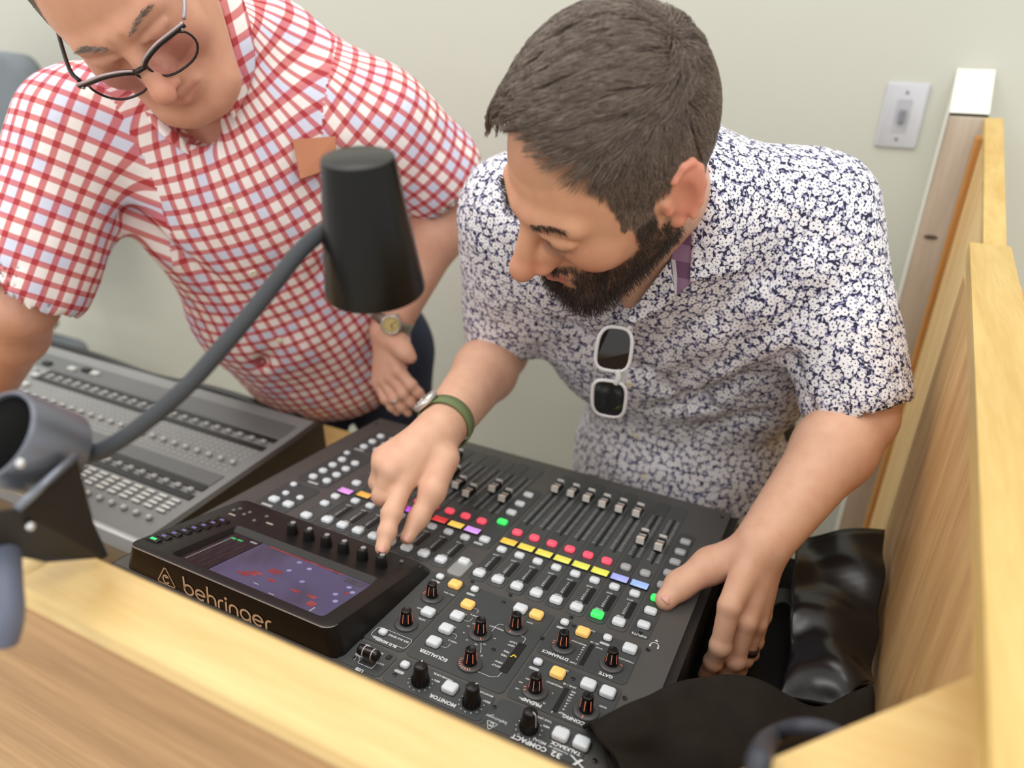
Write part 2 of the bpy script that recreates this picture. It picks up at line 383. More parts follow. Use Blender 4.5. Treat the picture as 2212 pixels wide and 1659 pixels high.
# channel strips
lcdR = [(255, 206, 70), (255, 226, 84), (250, 232, 90), (246, 236, 92), (246, 240, 92), (244, 240, 84), (176, 180, 252), (166, 198, 255)]
lcdL = [(252, 184, 70), (240, 150, 240), (252, 184, 70), (200, 60, 240), (206, 30, 240), (214, 14, 26), (252, 206, 84), (226, 160, 250)]
def screen_mat(name, rgb, s=1.0):
    if name in _M: return _M[name]
    t = NT(name); c = lin(rgb); g = t.noise(t.obj(), 70, 1)
    cc = t.mix(t.ss(g, .35, .7), tuple(x*.92 for x in c), tuple(min(1, x*1.05 + .06) for x in c))
    t.col((.02, .02, .02)); t.set(**{'Emission Color': cc, 'Emission Strength': s, 'Roughness': .25}); _M[name] = t.m; return t.m
def lcd(u, v, rgb, nm):
    o = cpart('label_display', key(.0222, .0138, 0, .0024, .0008, .0004, 2), m_blkg); o.location = UV_(u, v, .0006)
    o2 = mesh_obj('screen', *key(.0206, .0122, .0022, .0028, .0006, .0002, 2), screen_mat('screen ' + nm, rgb, 1.12), o)
    o2['label'] = 'lit ' + nm + ' screen'
NAMES = ['orange yellow', 'warm yellow', 'yellow', 'lemon yellow', 'bright yellow', 'pale yellow', 'lavender blue', 'light blue']
NAMESL = ['orange', 'pink', 'orange', 'violet', 'magenta', 'red', 'gold', 'pink violet']
MET = MB(); SLOT = MB()
def meter(u, v0, v1, w=.0062, bezel=True):
    (MET).add(*key(w, (v1-v0)*P_, .0008, .0017, .0006, .0002, 2, (u*P_, (v0+v1)/2*P_)))
def strip(u, i, lit, name, rgb, short=False):
    put_key(u, 0.02, 'sel', m_grn if name == 'lavender blue' else m_keyg if short else None, lab='lit green select key' if name == 'lavender blue' else None)
    put_key(u + .02, 2.40, 'solo', m_keyg if short else None)
    lcd(u + .02, 3.20, rgb, name)
    put_key(u + .0, 4.27, 'mute', m_red if lit else m_keyg if u > 5 else m_key, lab='lit red mute key' if lit else None)
    meter(u + .21, .52, 1.82)
    for k in range(6): ink(str((30, 18, 12, 9, 6, 3)[k]), u - .02, .78 + .165*k, .0030, .03)
    ink('GATE', u - .04, 1.88, .0030, .03); ink('COMP', u - .08, .50, .0030, .03); ink('SELECT', u + .0, .28, .0027, .02) if 0 else None
for i in range(8): strip(float(i), i, i < 6, NAMES[i], lcdR[i])
for i in range(8): strip(-9.14 + i, i, i >= 3, NAMESL[i], lcdL[i], i in (4, 5, 6) and False)
# main strip at the left
put_key(-10.34, -.22, 'sel'); put_key(-10.36, 1.30, 'solo'); put_key(-10.36, 2.22, 'solo'); lcd(-10.27, 2.99, (240, 160, 240), 'pale pink'); put_key(-10.34, 4.1, 'mute')
# layer and group keys
for k, (u, v) in enumerate(((8.08, 8.24), (8.07, 7.11), (8.06, 6.04), (8.03, 4.9), (8.03, 3.74), (8.03, 2.58), (8.03, 1.52), (8.03, .40))):
    put_key(u, v, 'lay', m_grn if k == 5 else m_keyg if k < 5 else m_key, lab='lit green layer key' if k == 5 else None)
for k, (u, v) in enumerate(((-1.2, 8.33), (-1.18, 7.11), (-1.17, 5.98), (-1.15, 4.81), (-1.15, 2.76))):
    put_key(u, v, 'lay', m_grn if k == 3 else None, lab='lit green layer key' if k == 3 else None)
cpart('raised_pad', key(.0205, .0345, 0, .0028, .005, .001, 4, (-1.04*P_, -.02*P_)), plain('pale grey pad', (150, 152, 152), .5))
put_key(-1.06, .42, 'lay').location.z = .002
for u, v in ((-13.03, 10.25), (-12.99, 9.26), (-12.98, 8.33), (-12.02, 10.22), (-11.99, 9.28), (-11.97, 8.36), (-12.95, 6.07), (-12.95, 5.18), (-12.94, 4.27), (-12.93, 3.38),
             (-11.97, 6.1), (-11.97, 5.19), (-11.94, 4.28), (-11.93, 3.39)): put_key(u, v, 'round')
for u, v in ((-13.31, 7.02), (-13.24, 2.07), (-12.9, 1.05), (-11.91, 1.08)): put_key(u, v, 'small')
for u, v in ((-12.93, .17), (-11.92, .17)): put_key(u, v, 'sel')
for u, v in ((-13.0, 7.85), (-12.5, 2.85), (-12.9, -.42)):
    INKG.add(*key(.018, .0045, .0012, .00138, .001, .0001, 2, (u*P_, v*P_)))
INKG.add(*key(.0125, .005, .0012, .00138, .001, .0001, 2, (-1.3*P_, 2.33*P_)))
# encoders and pots
m_pline = plain('white pointer line', (235, 235, 235), .5)
def encoder(u, v, a0, ticks, h=.0195):
    sk = cpart('encoder_skirt', lathe([(.0128, 0), (.0128, .0012), (.0118, .0022), (.0074, .0030), (.0068, .0026)], 28), m_skirt, None, True); sk.location = UV_(u, v, .0008)
    kb = mesh_obj('encoder_knob', *lathe([(.0070, .0022), (.0069, .005), (.0060, h - .004), (.0054, h - .0008), (.0046, h), (.0038, h - .0004), (.001, h - .0008)], 26), m_blkg, sk, True)
    mb = MB()
    for k in range(7):
        a = math.radians(a0 + 51.4*k); ca, sa = math.cos(a), math.sin(a); t = Vector((-sa, ca, 0)) * .00027
        p0 = Vector((ca*.00685, sa*.00685, .0062)); p1 = Vector((ca*.00565, sa*.00565, h - .0028)); q = Vector((ca, sa, 0)) * .00022
        mb.add([p0 - t + q, p0 + t + q, p1 + t + q, p1 - t + q], [(0, 1, 2, 3)])
    mb.build('indicator_line', m_copper, sk)
    if ticks:
        tb = MB()
        for a in ticks:
            a = math.radians(a); ca, sa = math.cos(a), math.sin(a); t = Vector((-sa, ca, 0)) * .0003
            tb.add([Vector((ca*.0088, sa*.0088, .00285)) - t, Vector((ca*.0088, sa*.0088, .00285)) + t, Vector((ca*.0116, sa*.0116, .00235)) + t, Vector((ca*.0116, sa*.0116, .00235)) - t], [(0, 3, 2, 1)])
        tb.build('light_tick', m_copper, sk)
encoder(-1.0, -2.65, -95, (172, 188)); encoder(-.94, -4.81, -92, ()); encoder(2.06, -3.74, -84, (-58,)); encoder(3.21, -2.64, -100, (-100,))
encoder(2.56, -5.53, -90, (175, 190, 205, 220, 236, 252, 268, 284, 298)); encoder(5.42, -2.66, -96, (172, 190)); encoder(7.55, -2.66, -82, (12,))
encoder(5.43, -5.55, -86, (190, 212)); encoder(7.51, -5.51, -92, (270,))
def pot(u, v, a):
    kb = cpart('pot_knob', lathe([(.0083, 0), (.0083, .0015), (.0078, .006), (.0068, .017), (.0064, .0195), (.0052, .0208), (.001, .0212)], 24), m_blk, None, True); kb.location = UV_(u, v, .001)
    mb = MB()
    for k in range(14):
        b = 2*math.pi*k/14; mb.add(*xf(Matrix.Translation((.0079*math.cos(b), .0079*math.sin(b), .0035)), lathe([(.0012, -.0028), (.0012, .0018), (.0004, .0042)], 6)))
    mb.build('grip_rib', m_blk, kb)
    ca, sa = math.cos(math.radians(a)), math.sin(math.radians(a)); t = Vector((-sa, ca, 0)) * .00042
    pts = [(.0028, .0213), (.0055, .0209), (.0066, .0196), (.0070, .0170), (.0078, .0075)]; V = []; F = []
    for r, z in pts: V += [Vector((ca*(r + .0003), sa*(r + .0003), z + .0002)) - t, Vector((ca*(r + .0003), sa*(r + .0003), z + .0002)) + t]
    for k in range(len(pts) - 1): F.append((2*k, 2*k+2, 2*k+3, 2*k+1))
    mesh_obj('pointer_line', V, F, m_pline, kb)
    for k in range(11):
        b = math.radians(-225 + 27*k)
        INK.add([(u*P_ + .0118*math.cos(b) + .0006*math.cos(q), v*P_ + .0118*math.sin(b) + .0006*math.sin(q), .00135) for q in [i*math.pi/4 for i in range(8)]], [tuple(range(8))])
pot(1.39, -7.34, 110); pot(3.61, -7.31, 60); pot(5.98, -7.32, -22)
# meters and the equaliser type window
meter(6.47, -3.31, -1.92, .0047); meter(6.46, -6.14, -4.79, .0047); meter(3.90, -5.26, -3.37, .0085)
cv = stroke([(.003, .0006), (.0015, .0004), (.0010, .0018), (0, .0024), (-.0010, .0018), (-.0015, -.0004), (-.0022, -.0016), (-.0032, -.0012)], .0009)
cpart('curve_light', ([(x + 3.90*P_, y - 4.28*P_, .0019) for x, y, z in cv[0]], cv[1]), plain('lit amber curve', (255, 196, 60), .4, emit=1.0))
tag(MET.build('meter_window', m_well, con), kind='stuff')
# faders
for g, (u0, vs) in enumerate(((0., (9.76, 9.76, 9.70, 9.58, 9.58, 9.62, 7.02, 6.9)), (-9.14, (9.9, 9.9, 10.15, 8.04, 6.98, 6.44, 7.77, 7.05)), (-10.3, (9.9,)))):
    for i, v in enumerate(vs):
        u = u0 + i + .03
        SLOT.add(*key(.0026, 5.0*P_, .0008, .0016, .0012, .0002, 2, (u*P_, 7.8*P_)))
        for s in (-.22, .22):
            for k in range(24):
                ln = .0042 if k % 4 == 0 else .0028
                x = (u + s)*P_; y = (5.62 + k*.195)*P_; INKG.add([(x - ln/2, y - .0006, .00132), (x + ln/2, y - .0006, .00132), (x + ln/2, y + .0006, .00132), (x - ln/2, y + .0006, .00132)], [(0, 1, 2, 3)])
        cap_ = cpart('fader_cap', loft([[(x, y, z) for x, y in ((-a, -b), (a, -b), (a, b), (-a, b))] for a, b, z in ((.0052, .0125, .003), (.0054, .0128, .006), (.0048, .0105, .0125), (.0046, .0098, .0128))]), m_blk)
        cap_.location = UV_(u, v, 0)
        for sy in (-1, 1):
            pk = mesh_obj('fader_ridge', *loft([[(x, sy*(.0118 if q else .0118) + y, z) for x, y in ((-a, -b), (a, -b), (a, b), (-a, b))] for q, (a, b, z) in enumerate(((.0052, .0012, .006), (.0050, .0011, .0150), (.0044, .0006, .0158)))]), plain('pale fader ridge', (214, 213, 208), .4), cap_)
        mesh_obj('fader_groove', *bbox(-.0047, .0047, -.0098, -.0040, .0126, .0132), plain('reddish fader face', (190, 120, 104) if i < 8 and g else (206, 172, 150), .45), cap_) if 1 else None
        mesh_obj('centre_line', *bbox(-.0047, .0047, -.0006, .0006, .0126, .0134), m_pline, cap_)
tag(SLOT.build('fader_slot', m_slot, con), kind='stuff')
# screws
scd = None
for u, v in ((1.97, -1.3), (2.0, -.66), (0, -.66), (4.46, -2.62), (2.99, -4.3), (5.03, -.68), (5.34, -1.2), (8.05, -.1), (8.62, -.98), (8.58, -4.13), (6.48, -4.19), (4.44, -7.05), (-1.54, -7.55), (.33, -7.52), (8.55, -7.45), (9.3, 12.2), (9.3, 6), (-14.6, 12), (-2.1, 2.0)):
    if scd is None:
        a = lathe([(.0023, 0), (.0023, .0007), (.0017, .0009), (.0012, .0003), (.0004, .0003)], 12); scd = bpy.data.meshes.new('screw'); scd.from_pydata(*a[:1], [], a[1]); scd.materials.append(plain('black screw steel', (70, 70, 72), .3, .9))
    o = mesh_obj('screw', 0, 0, None, con, data=scd); o.location = UV_(u, v, .0009)
# printed lettering
ink('EQUALIZER', 1.05, -5.83, .0062, .03); ink('MONITOR', 2.62, -7.72, .0060, .03); ink('TALKBACK', 7.47, -7.47, .0056, .03); ink('DYNAMICS', 5.35, -3.32, .0058, .03); ink('GATE', 7.55, -3.34, .0058, .03)
ink('CONFIG', 7.25, -6.13, .0058, .03); ink('/', 6.42, -6.13, .0058, .03); ink('PREAMP', 5.55, -6.13, .0058, .03); ink('BUS MIXES', -1.0, -6.18, .0054, .03); ink('INPUTS', 8.03, -.30, .0050, .02)
ink('MIX BUS SENDS', -.72, -5.72, .0036, .02); inkline([(a, b) for a, b in [(x*1 - 1.0, y - 5.82) for x, y in rrect(1.72, .62, .16, 4)]], .0005, None, True)
ink('ACCESS', -.95, -6.80, .0034, .02); ink('DATA', -.52, -7.3, .0034, .02); ink('USB', -1.0, -7.98, .0052, .03)
ink('LOW', .70, -2.02, .0032, .02); ink('LOW MID', .69, -2.95, .0032, .02); ink('HIGH MID', .71, -3.92, .0032, .02); ink('HIGH', .69, -4.88, .0032, .02); ink('LOW 2', 1.3, -2.82, .0032, .02); ink('HIGH 2', 1.3, -4.74, .0032, .02)
for v in (-2.36, -4.28): inkline([(1.02, v - .02), (1.22, v - .02), (1.3, v - .12), (1.3, v - .28)], .0004); inkline([(1.02, v - .95), (1.22, v - .95), (1.3, v - .85), (1.3, v - .62)], .0004)
inkline([(2.42, -3.35), (2.42, -2.9), (2.52, -2.75), (2.68, -2.72)], .0005); inkline([(3.62, -2.95), (3.84, -3.0), (3.88, -3.1), (3.88, -3.36)], .0005); inkline([(3.05, -5.75), (3.6, -5.75), (3.85, -5.6), (3.88, -5.3)], .0005); inkline([(2.36, -4.22), (2.52, -4.5), (2.62, -4.75)], .0005)
ink('MODE', 2.86, -1.06, .003, .02); ink('EQ', 3.65, -1.08, .003, .02); ink('COMPRESSOR', 5.9, -1.09, .0032, .02); ink('GATE', 7.95, -1.08, .0032, .02); ink('LOW CUT', 5.85, -3.92, .0034, .02); ink('48V', 7.93, -3.92, .0034, .02)
V, F = stroke(arc(7.13*P_, -3.9*P_, .0011, 0, 360, 14)[:-1], .0004, True); INK.add([(x, y, .00135) for x, y, z in V], F); inkline([(7.09, -3.82), (7.17, -3.98)], .0004)
ink('DIM', 2.56, -6.75, .0034, .02); ink('TALK B', 7.11, -6.68, .0034, .02); ink('TALK A', 7.90, -6.68, .0034, .02); ink('MONO', -.95, -3.62, .0034, .02); ink('LEVEL', -.55, -4.2, .0034, .02); ink('PAN / BAL', -.45, -2.05, .0032, .02)
ink('PHONES LEVEL', 2.0, -6.68, .0032, .02); ink('MONITOR LEVEL', 3.72, -6.62, .003, .02); ink('MIN', 1.92, -6.98, .0034, .02); ink('MIN', 4.1, -6.95, .0034, .02); ink('MIN', 6.5, -6.93, .0034, .02); ink('TALK LEVEL', 6.28, -6.66, .003, .02)
ink('THRESHOLD', 5.95, -2.12, .0030, .02); ink('THRESHOLD', 8.0, -2.12, .0030, .02); ink('GR / dB', 6.52, -1.78, .0030, .02); ink('GATE', 6.8, -1.98, .0028, .02); ink('COMP', 6.15, -3.36, .0028, .02); ink('FREQUENCY', 5.95, -4.85, .003, .02); ink('LEVEL / dB', 6.5, -4.62, .0030, .02); ink('GAIN', 8.0, -5.0, .003, .02); ink('GAIN', 3.6, -2.0, .003, .02); ink('FREQUENCY', 2.5, -3.05, .003, .02); ink('Q', 2.75, -4.88, .003, .02)
for k, s in enumerate(('SIG', '-30', '-18', '-12', '-9', '-6', '-3', 'CLIP')): ink(s, 6.75, -4.86 - .165*k - (.05 if k == 7 else 0), .0030, .03)
for k, s in enumerate(('30', '18', '12', '9', '6', '4', '2')): ink(s, 6.22, -2.12 - .16*k, .0028, .03)
for s, v in (('LCUT', -3.5), ('LSHV', -3.72), ('PEQ', -4.15), ('VEQ', -4.4), ('HSHV', -4.85), ('HCUT', -5.08)): ink(s, 3.52, v, .0034, .03)
for s, a in (('343', 165), ('1k', 205), ('500', 140), ('2k', 245), ('120', -45), ('40', 5), ('340', -75)): ink(s, 2.06 + .68*math.cos(math.radians(a)), -3.74 + .68*math.sin(math.radians(a)), .0024, .02)
for s, a in (('400', 140), ('240', 168), ('140', 200), ('90', 240), ('55', 285), ('35', 325), ('0', 20)): ink(s, 5.43 + .68*math.cos(math.radians(a)), -5.55 + .68*math.sin(math.radians(a)), .0026, .02)
ink('X', 7.95, -7.80, .0120, .02, -.45, sx=1.4); ink('32', 7.28, -7.88, .0082, .03, 0, sx=1.2); ink('COMPACT', 6.25, -7.90, .0070, .03)
ink('POWERED BY', 7.26, -7.66, .0030, .01); ink('MIDAS', 6.55, -7.66, .0044, .01)
# headphone mark
V, F = stroke(arc(8.79*P_, -.55*P_, .0042, -30, 210, 16), .0010); INK.add([(x, -1.1*P_ - y + 0, .0003) for x, y, z in V] if 0 else [(x, y, .0004) for x, y, z in V], F)
INK.add([(8.79*P_ + a, -.55*P_ + b, .0004) for a, b in ((.0034, -.0012), (.0052, -.0012), (.0052, -.0042), (.0034, -.0042))], [(3, 2, 1, 0)]); INK.add([(8.79*P_ - a, -.55*P_ + b, .0004) for a, b in ((.0034, -.0012), (.0052, -.0012), (.0052, -.0042), (.0034, -.0042))], [(0, 1, 2, 3)])
INK.add([(8.79*P_ + a, -.28*P_ + b, .0004) for a, b in ((-.0022, 0), (.0022, 0), (0, .0034))], [(0, 1, 2)])
# maker's name in rounded strokes: x right, y up, unit = x-height
def logo_name(w=.17):
    R = .5; L = []
    def circ(cx, a0=0, a1=360, r=R): return arc(cx, .5, r, a0, a1, 20)
    x = R; L.append(circ(x)); L.append([(x - R, .5), (x - R, 1.75)])                       # b
    x += 1.32; L.append([(x - R, .5), (x + R, .5)]); L.append(circ(x, 0, 315))              # e
    x += .85; L.append([(x, 0), (x, 1.75)]); L.append(arc(x + .42, .52, .42, 180, 0, 14) + [(x + .84, 0)])   # h
    x += 1.20; L.append([(x, 0), (x, .5)] + arc(x + .42, .52, .42, 180, 75, 9))              # r
    x += .82; L.append([(x, 0), (x, 1.0)]); L.append(arc(x, 1.32, .06, 0, 360, 10))         # i
    x += .38; L.append([(x, 0), (x, 1.0)] if 0 else [(x, 0), (x, .52)] + arc(x + .42, .52, .42, 180, 0, 14)[1:] + [(x + .84, 0)])  # n
    x += 1.28 + .40; L.append(circ(x)); L.append([(x + R, .5), (x + R, -.2)] + arc(x, -.25, R, 0, -140, 12))  # g
    x += 1.32; L.append([(x - R, .5), (x + R, .5)]); L.append(circ(x, 0, 315))
    x += .85; L.append([(x, 0), (x, .5)] + arc(x + .42, .52, .42, 180, 75, 9))
    x += .5
    mb = MB()
    for p in L: mb.add(*stroke(p, w))
    return mb, x
def logo_tri():
    mb = MB(); mb.add(*stroke([(-.86, -.4), (-.78, -.5), (.78, -.5), (.86, -.4), (.08, .9), (-.08, .9)], .085, True))
    mb.add(*stroke(arc(0, -.04, .30, 30, 330, 18, .33), .12)); mb.add(*stroke([(-.1, .12), (.08, .12), (.16, .22)], .1)); return mb
mb, wd = logo_name(.19)
INK.add([(4.75*P_ + .0105 - x*.0022 - 0, -7.46*P_ - y*.0022, .00135) for x, y, z in mb.V], mb.F)
mb = logo_tri(); INK.add([(4.72*P_ - x*.0058, -7.86*P_ - y*.0062*-1 if 0 else -7.84*P_ + y*-.0062, .00135) for x, y, z in mb.V], mb.F)
# usb stick socket frame and small dark window
V, F = stroke([(-1.15*P_ + .001, -7.66*P_ + x) if 0 else (a - .97*P_, b - 7.5*P_) for a, b in rrect(.017, .010, .001, 1)], .0006, True); INK.add([(x, y, .00135) for x, y, z in V], F)
cpart('access_window', key(.0050, .0062, .0008, .0019, .0006, .0002, 2, (-.42*P_, -6.83*P_)), m_well)
V, F = stroke([(-1.62*P_, -7.28*P_), (-1.52*P_, -7.5*P_), (-1.5*P_, -7.66*P_)], .0005); INK.add([(x, y, .00135) for x, y, z in V], F)
V, F = stroke([(-1.52*P_, -7.4*P_), (-1.4*P_, -7.42*P_), (-1.36*P_, -7.52*P_)], .0005); INK.add([(x, y, .00135) for x, y, z in V], F)
tag(WELL.build('key_well', m_well, con), kind='stuff'); tag(INK.build('printed_lettering', m_ink, con), kind='stuff'); tag(INKG.build('printed_marks', m_inkg, con), kind='stuff')
# ---- raised display housing
def dh(v): return .010 + .024 * (-1.0 - v) / 6.9
def rim(u0, u1, v0, v1, r, zo, n=5):
    w, h = (u1-u0)*P_, (v1-v0)*P_; return [(x + (u0+u1)/2*P_, y + (v0+v1)/2*P_, dh((y + (v0+v1)/2*P_)/P_) + zo) for x, y in rrect(w, h, r, n)]
def foot(u0, u1, v0, v1, r, z, n=5):
    w, h = (u1-u0)*P_, (v1-v0)*P_; return [(x + (u0+u1)/2*P_, y + (v0+v1)/2*P_, z) for x, y in rrect(w, h, r, n)]
SCR = (-11.78, -3.2, -7.46, -3.55)
rings = [foot(-14.35, -2.0, -7.98, -.80, .012, -.09), foot(-14.35, -2.0, -7.98, -.80, .012, .0005), rim(-13.95, -2.42, -7.96, -1.0, .012, -.002), rim(-13.93, -2.44, -7.94, -1.02, .012, -.0006), rim(-13.88, -2.49, -7.88, -1.07, .011, 0),
         rim(*SCR, .006, 0), rim(SCR[0] + .12, SCR[1] - .12, SCR[2] + .12, SCR[3] - .35, .004, -.0055)]
dsp = cpart('display_housing', loft(rings, True, True), m_blk); 
dsp.data.polygons.foreach_set('use_smooth', [True]*len(dsp.data.polygons)); dsp.data.set_sharp_from_angle(angle=.5)
mesh_obj('edge_trim', *loft([rim(-13.935, -2.435, -7.95, -1.01, .012, -.0014), rim(-13.945, -2.425, -7.963, -1.0, .012, -.0022), rim(-13.93, -2.44, -7.955, -1.0, .012, -.0006)], False, False), plain('bright edge', (206, 206, 210), .25), dsp)
t = NT('display screen'); tc = t.N('TexCoord'); nz = t.N('TexNoise'); t.L(tc.outputs['Object'], nz.inputs['Vector']); nz.inputs['Scale'].default_value = 9; nz.inputs['Detail'].default_value = 2
sp = t.noise(tc.outputs['Object'], 900, 1); cc = t.mix(t.ss(nz.outputs[0], .4, .68), lin((92, 84, 120)), lin((60, 52, 66)))
cc = t.mix(t.M('MULTIPLY', t.ss(sp, .66, .8), .25), cc, lin((170, 170, 200))); t.col((.02, .02, .03)); t.set(**{'Emission Color': cc, 'Emission Strength': .75, 'Roughness': .12}); m_scr = t.m
def scr(u0, u1, v0, v1, zo=-.0050):
    return [(u0*P_, v0*P_, dh(v0) + zo), (u1*P_, v0*P_, dh(v0) + zo), (u1*P_, v1*P_, dh(v1) + zo), (u0*P_, v1*P_, dh(v1) + zo)], [(0, 1, 2, 3)]
mesh_obj('lit_screen', *scr(-9.75, -3.36, -7.3, -3.95), m_scr, dsp)
mesh_obj('meter_screen', *scr(-11.62, -9.8, -7.3, -3.95), plain('dark glass', (26, 22, 26), .12, spec=.6), dsp)
G = {}
def sq(col, u, v, w, h): G.setdefault(col, MB()).add(*scr(u - w/2, u + w/2, v - h/2, v + h/2, -.0047))
SC = lambda x, y: None
for u, v, w, h in ((-8.35, -6.62, .62, .18), (-8.1, -6.4, .62, .18), (-7.9, -6.18, .55, .18), (-7.45, -5.75, .62, .16), (-7.35, -5.55, .62, .16), (-7.0, -6.3, .4, .2), (-5.6, -6.35, .45, .18), (-4.75, -6.3, .45, .2), (-4.4, -6.75, .4, .35), (-3.8, -5.2, .22, .14)): sq('red mark', u, v, w, h)
sq('red mark', -7.1, -4.02, 4.4, .10)
for u, v in ((-7.15, -4.35), (-6.4, -4.55), (-7.0, -5.2), (-5.9, -5.6), (-4.0, -4.75), (-3.62, -5.0), (-4.1, -5.55), (-3.75, -6.0)):
    b = [(u*P_ + .0030*math.cos(k*math.pi/6), v*P_ + .0030*math.sin(k*math.pi/6)) for k in range(12)]
    G.setdefault('pale dial', MB()).add([(x, y, dh(y/P_) - .0046) for x, y in b], [tuple(range(12))])
for k in range(28): sq('white tick', -11.25 + .0*k, -7.1 + k*.1, .09, .04)
for k in range(28): sq('grey tick', -10.95, -7.1 + k*.1, .05, .04); sq('grey tick', -10.55, -7.1 + k*.1, .05, .04); sq('grey tick', -10.2, -7.1 + k*.1, .05, .04)
sq('lit green mark', -11.15, -4.45, .30, .14); sq('lit green mark', -10.75, -4.42, .30, .14); sq('white tick', -10.1, -4.2, .4, .12)
sq('white tick', -4.1, -7.05, .06, .35); sq('white tick', -7.3, -6.9, .3, .05); sq('white tick', -6.2, -7.15, .3, .05); sq('grey tick', -4.6, -4.1, 2.0, .06); sq('grey tick', -4.1, -4.3, .9, .3)
for nm, rgb, e in (('red mark', (190, 50, 54), .7), ('pale dial', (176, 170, 226), .8), ('white tick', (220, 220, 224), .7), ('grey tick', (96, 92, 110), .5), ('lit green mark', (60, 220, 120), .9)):
    tag(G[nm].build('screen_graphic', screen_mat('shown ' + nm, rgb, e*.8), dsp), kind='stuff')
for u, v in ((-9.18, -2.55), (-8.14, -2.55), (-7.09, -2.53), (-6.05, -2.53), (-4.95, -2.52), (-3.86, -2.53)):
    z = dh(v)
    kb = mesh_obj('display_knob', *lathe([(.0072, -.004), (.0072, .001), (.0066, .008), (.0061, .0135), (.0052, .0148), (.001, .0150)], 22), m_blk, dsp, True); kb.location = (u*P_, v*P_, z)
    mesh_obj('knob_face', *lathe([(.0034, .0148), (.0030, .0153), (.0004, .0153)], 12), plain('pale knob face', (150, 150, 152), .35), dsp).location = (u*P_ + .0004, v*P_ + .0012, z)
for k in range(8):
    u = -13.40 + .105*k; v = -7.02 + .475*k
    b = mesh_obj('menu_key', *key(.019, .0085, -.001, .0016, .001, .0004, 2), m_blkg, dsp); b.location = (u*P_, v*P_, dh(v)); b.rotation_euler = (-.0, 0, 0)
    MBk = mesh_obj('key_light', *key(.0085 if k == 0 else .0065, .0034, .0014, .0019, .0006, .0002, 1), plain('screen lit green mark', (60, 220, 120), .4, emit=.9) if k == 0 else plain('dim violet legend', (104, 96, 150), .4, emit=.25), dsp); MBk.location = (u*P_, v*P_, dh(v))
for u, v in ((-13.06, -2.12), (-12.39, -2.13), (-12.42, -2.5), (-13.17, -2.46), (-11.42, -1.95), (-11.53, -2.7), (-3.36, -1.6)):
    mesh_obj('small_key', *lathe([(.0026, -.001), (.0026, .0012), (.0018, .0018), (.0003, .0019)], 10), plain('grey nub', (112, 106, 104), .4), dsp).location = (u*P_, v*P_, dh(v))
for u, v in ((-12.86, -2.87), (-10.75, -2.46)): mesh_obj('key_legend', *key(.011, .003, -.001, .0004, .0005, .0001, 1), plain('pale legend', (170, 158, 150), .5), dsp).location = (u*P_, v*P_, dh(v))
# copper coloured name on the rear face, reading from the audience side
m_cu = plain('copper print', (255, 228, 200), .45)
mb, wd = logo_name(.20); k = .124 / wd; yb = -7.983*P_
mesh_obj('maker_name', [(-10.42*P_ + x*k, yb - .0004, .0012 + y*k*.93) for x, y, z in mb.V], mb.F, m_cu, dsp)
mb = logo_tri(); mesh_obj('maker_emblem', [(-11.55*P_ + x*.0155, yb - .0004, .0092 + y*.0152) for x, y, z in mb.V], mb.F, m_cu, dsp)
# ---- usb stick standing in the socket
us = empty('usb_stick', CM @ Matrix.Translation(UV_(-.97, -7.42, .0012)), label='small black usb stick with two pale rings plugged into the console', cat='usb stick')
mesh_obj('plug', *bbox(-.006, .006, -.0023, .0023, -.001, .006, .0004), plain('usb metal', (150, 150, 150), .3, .9), us)
mesh_obj('stick_body', *xf(Matrix.Translation((0, 0, .0105)) @ Matrix.Rotation(math.radians(90), 4, 'Y'), lathe([(.002, -.0115), (.005, -.0112), (.0056, -.009), (.0056, .009), (.005, .0112), (.002, .0115)], 18)), m_blkg, us, True)
for x in (-.0045, .0055): mesh_obj('pale_ring', *xf(Matrix.Translation((x, 0, .0105)) @ Matrix.Rotation(math.radians(90), 4, 'Y'), lathe([(.0057, -.0004), (.0059, 0), (.0057, .0004)], 18)), m_pline, us, True)

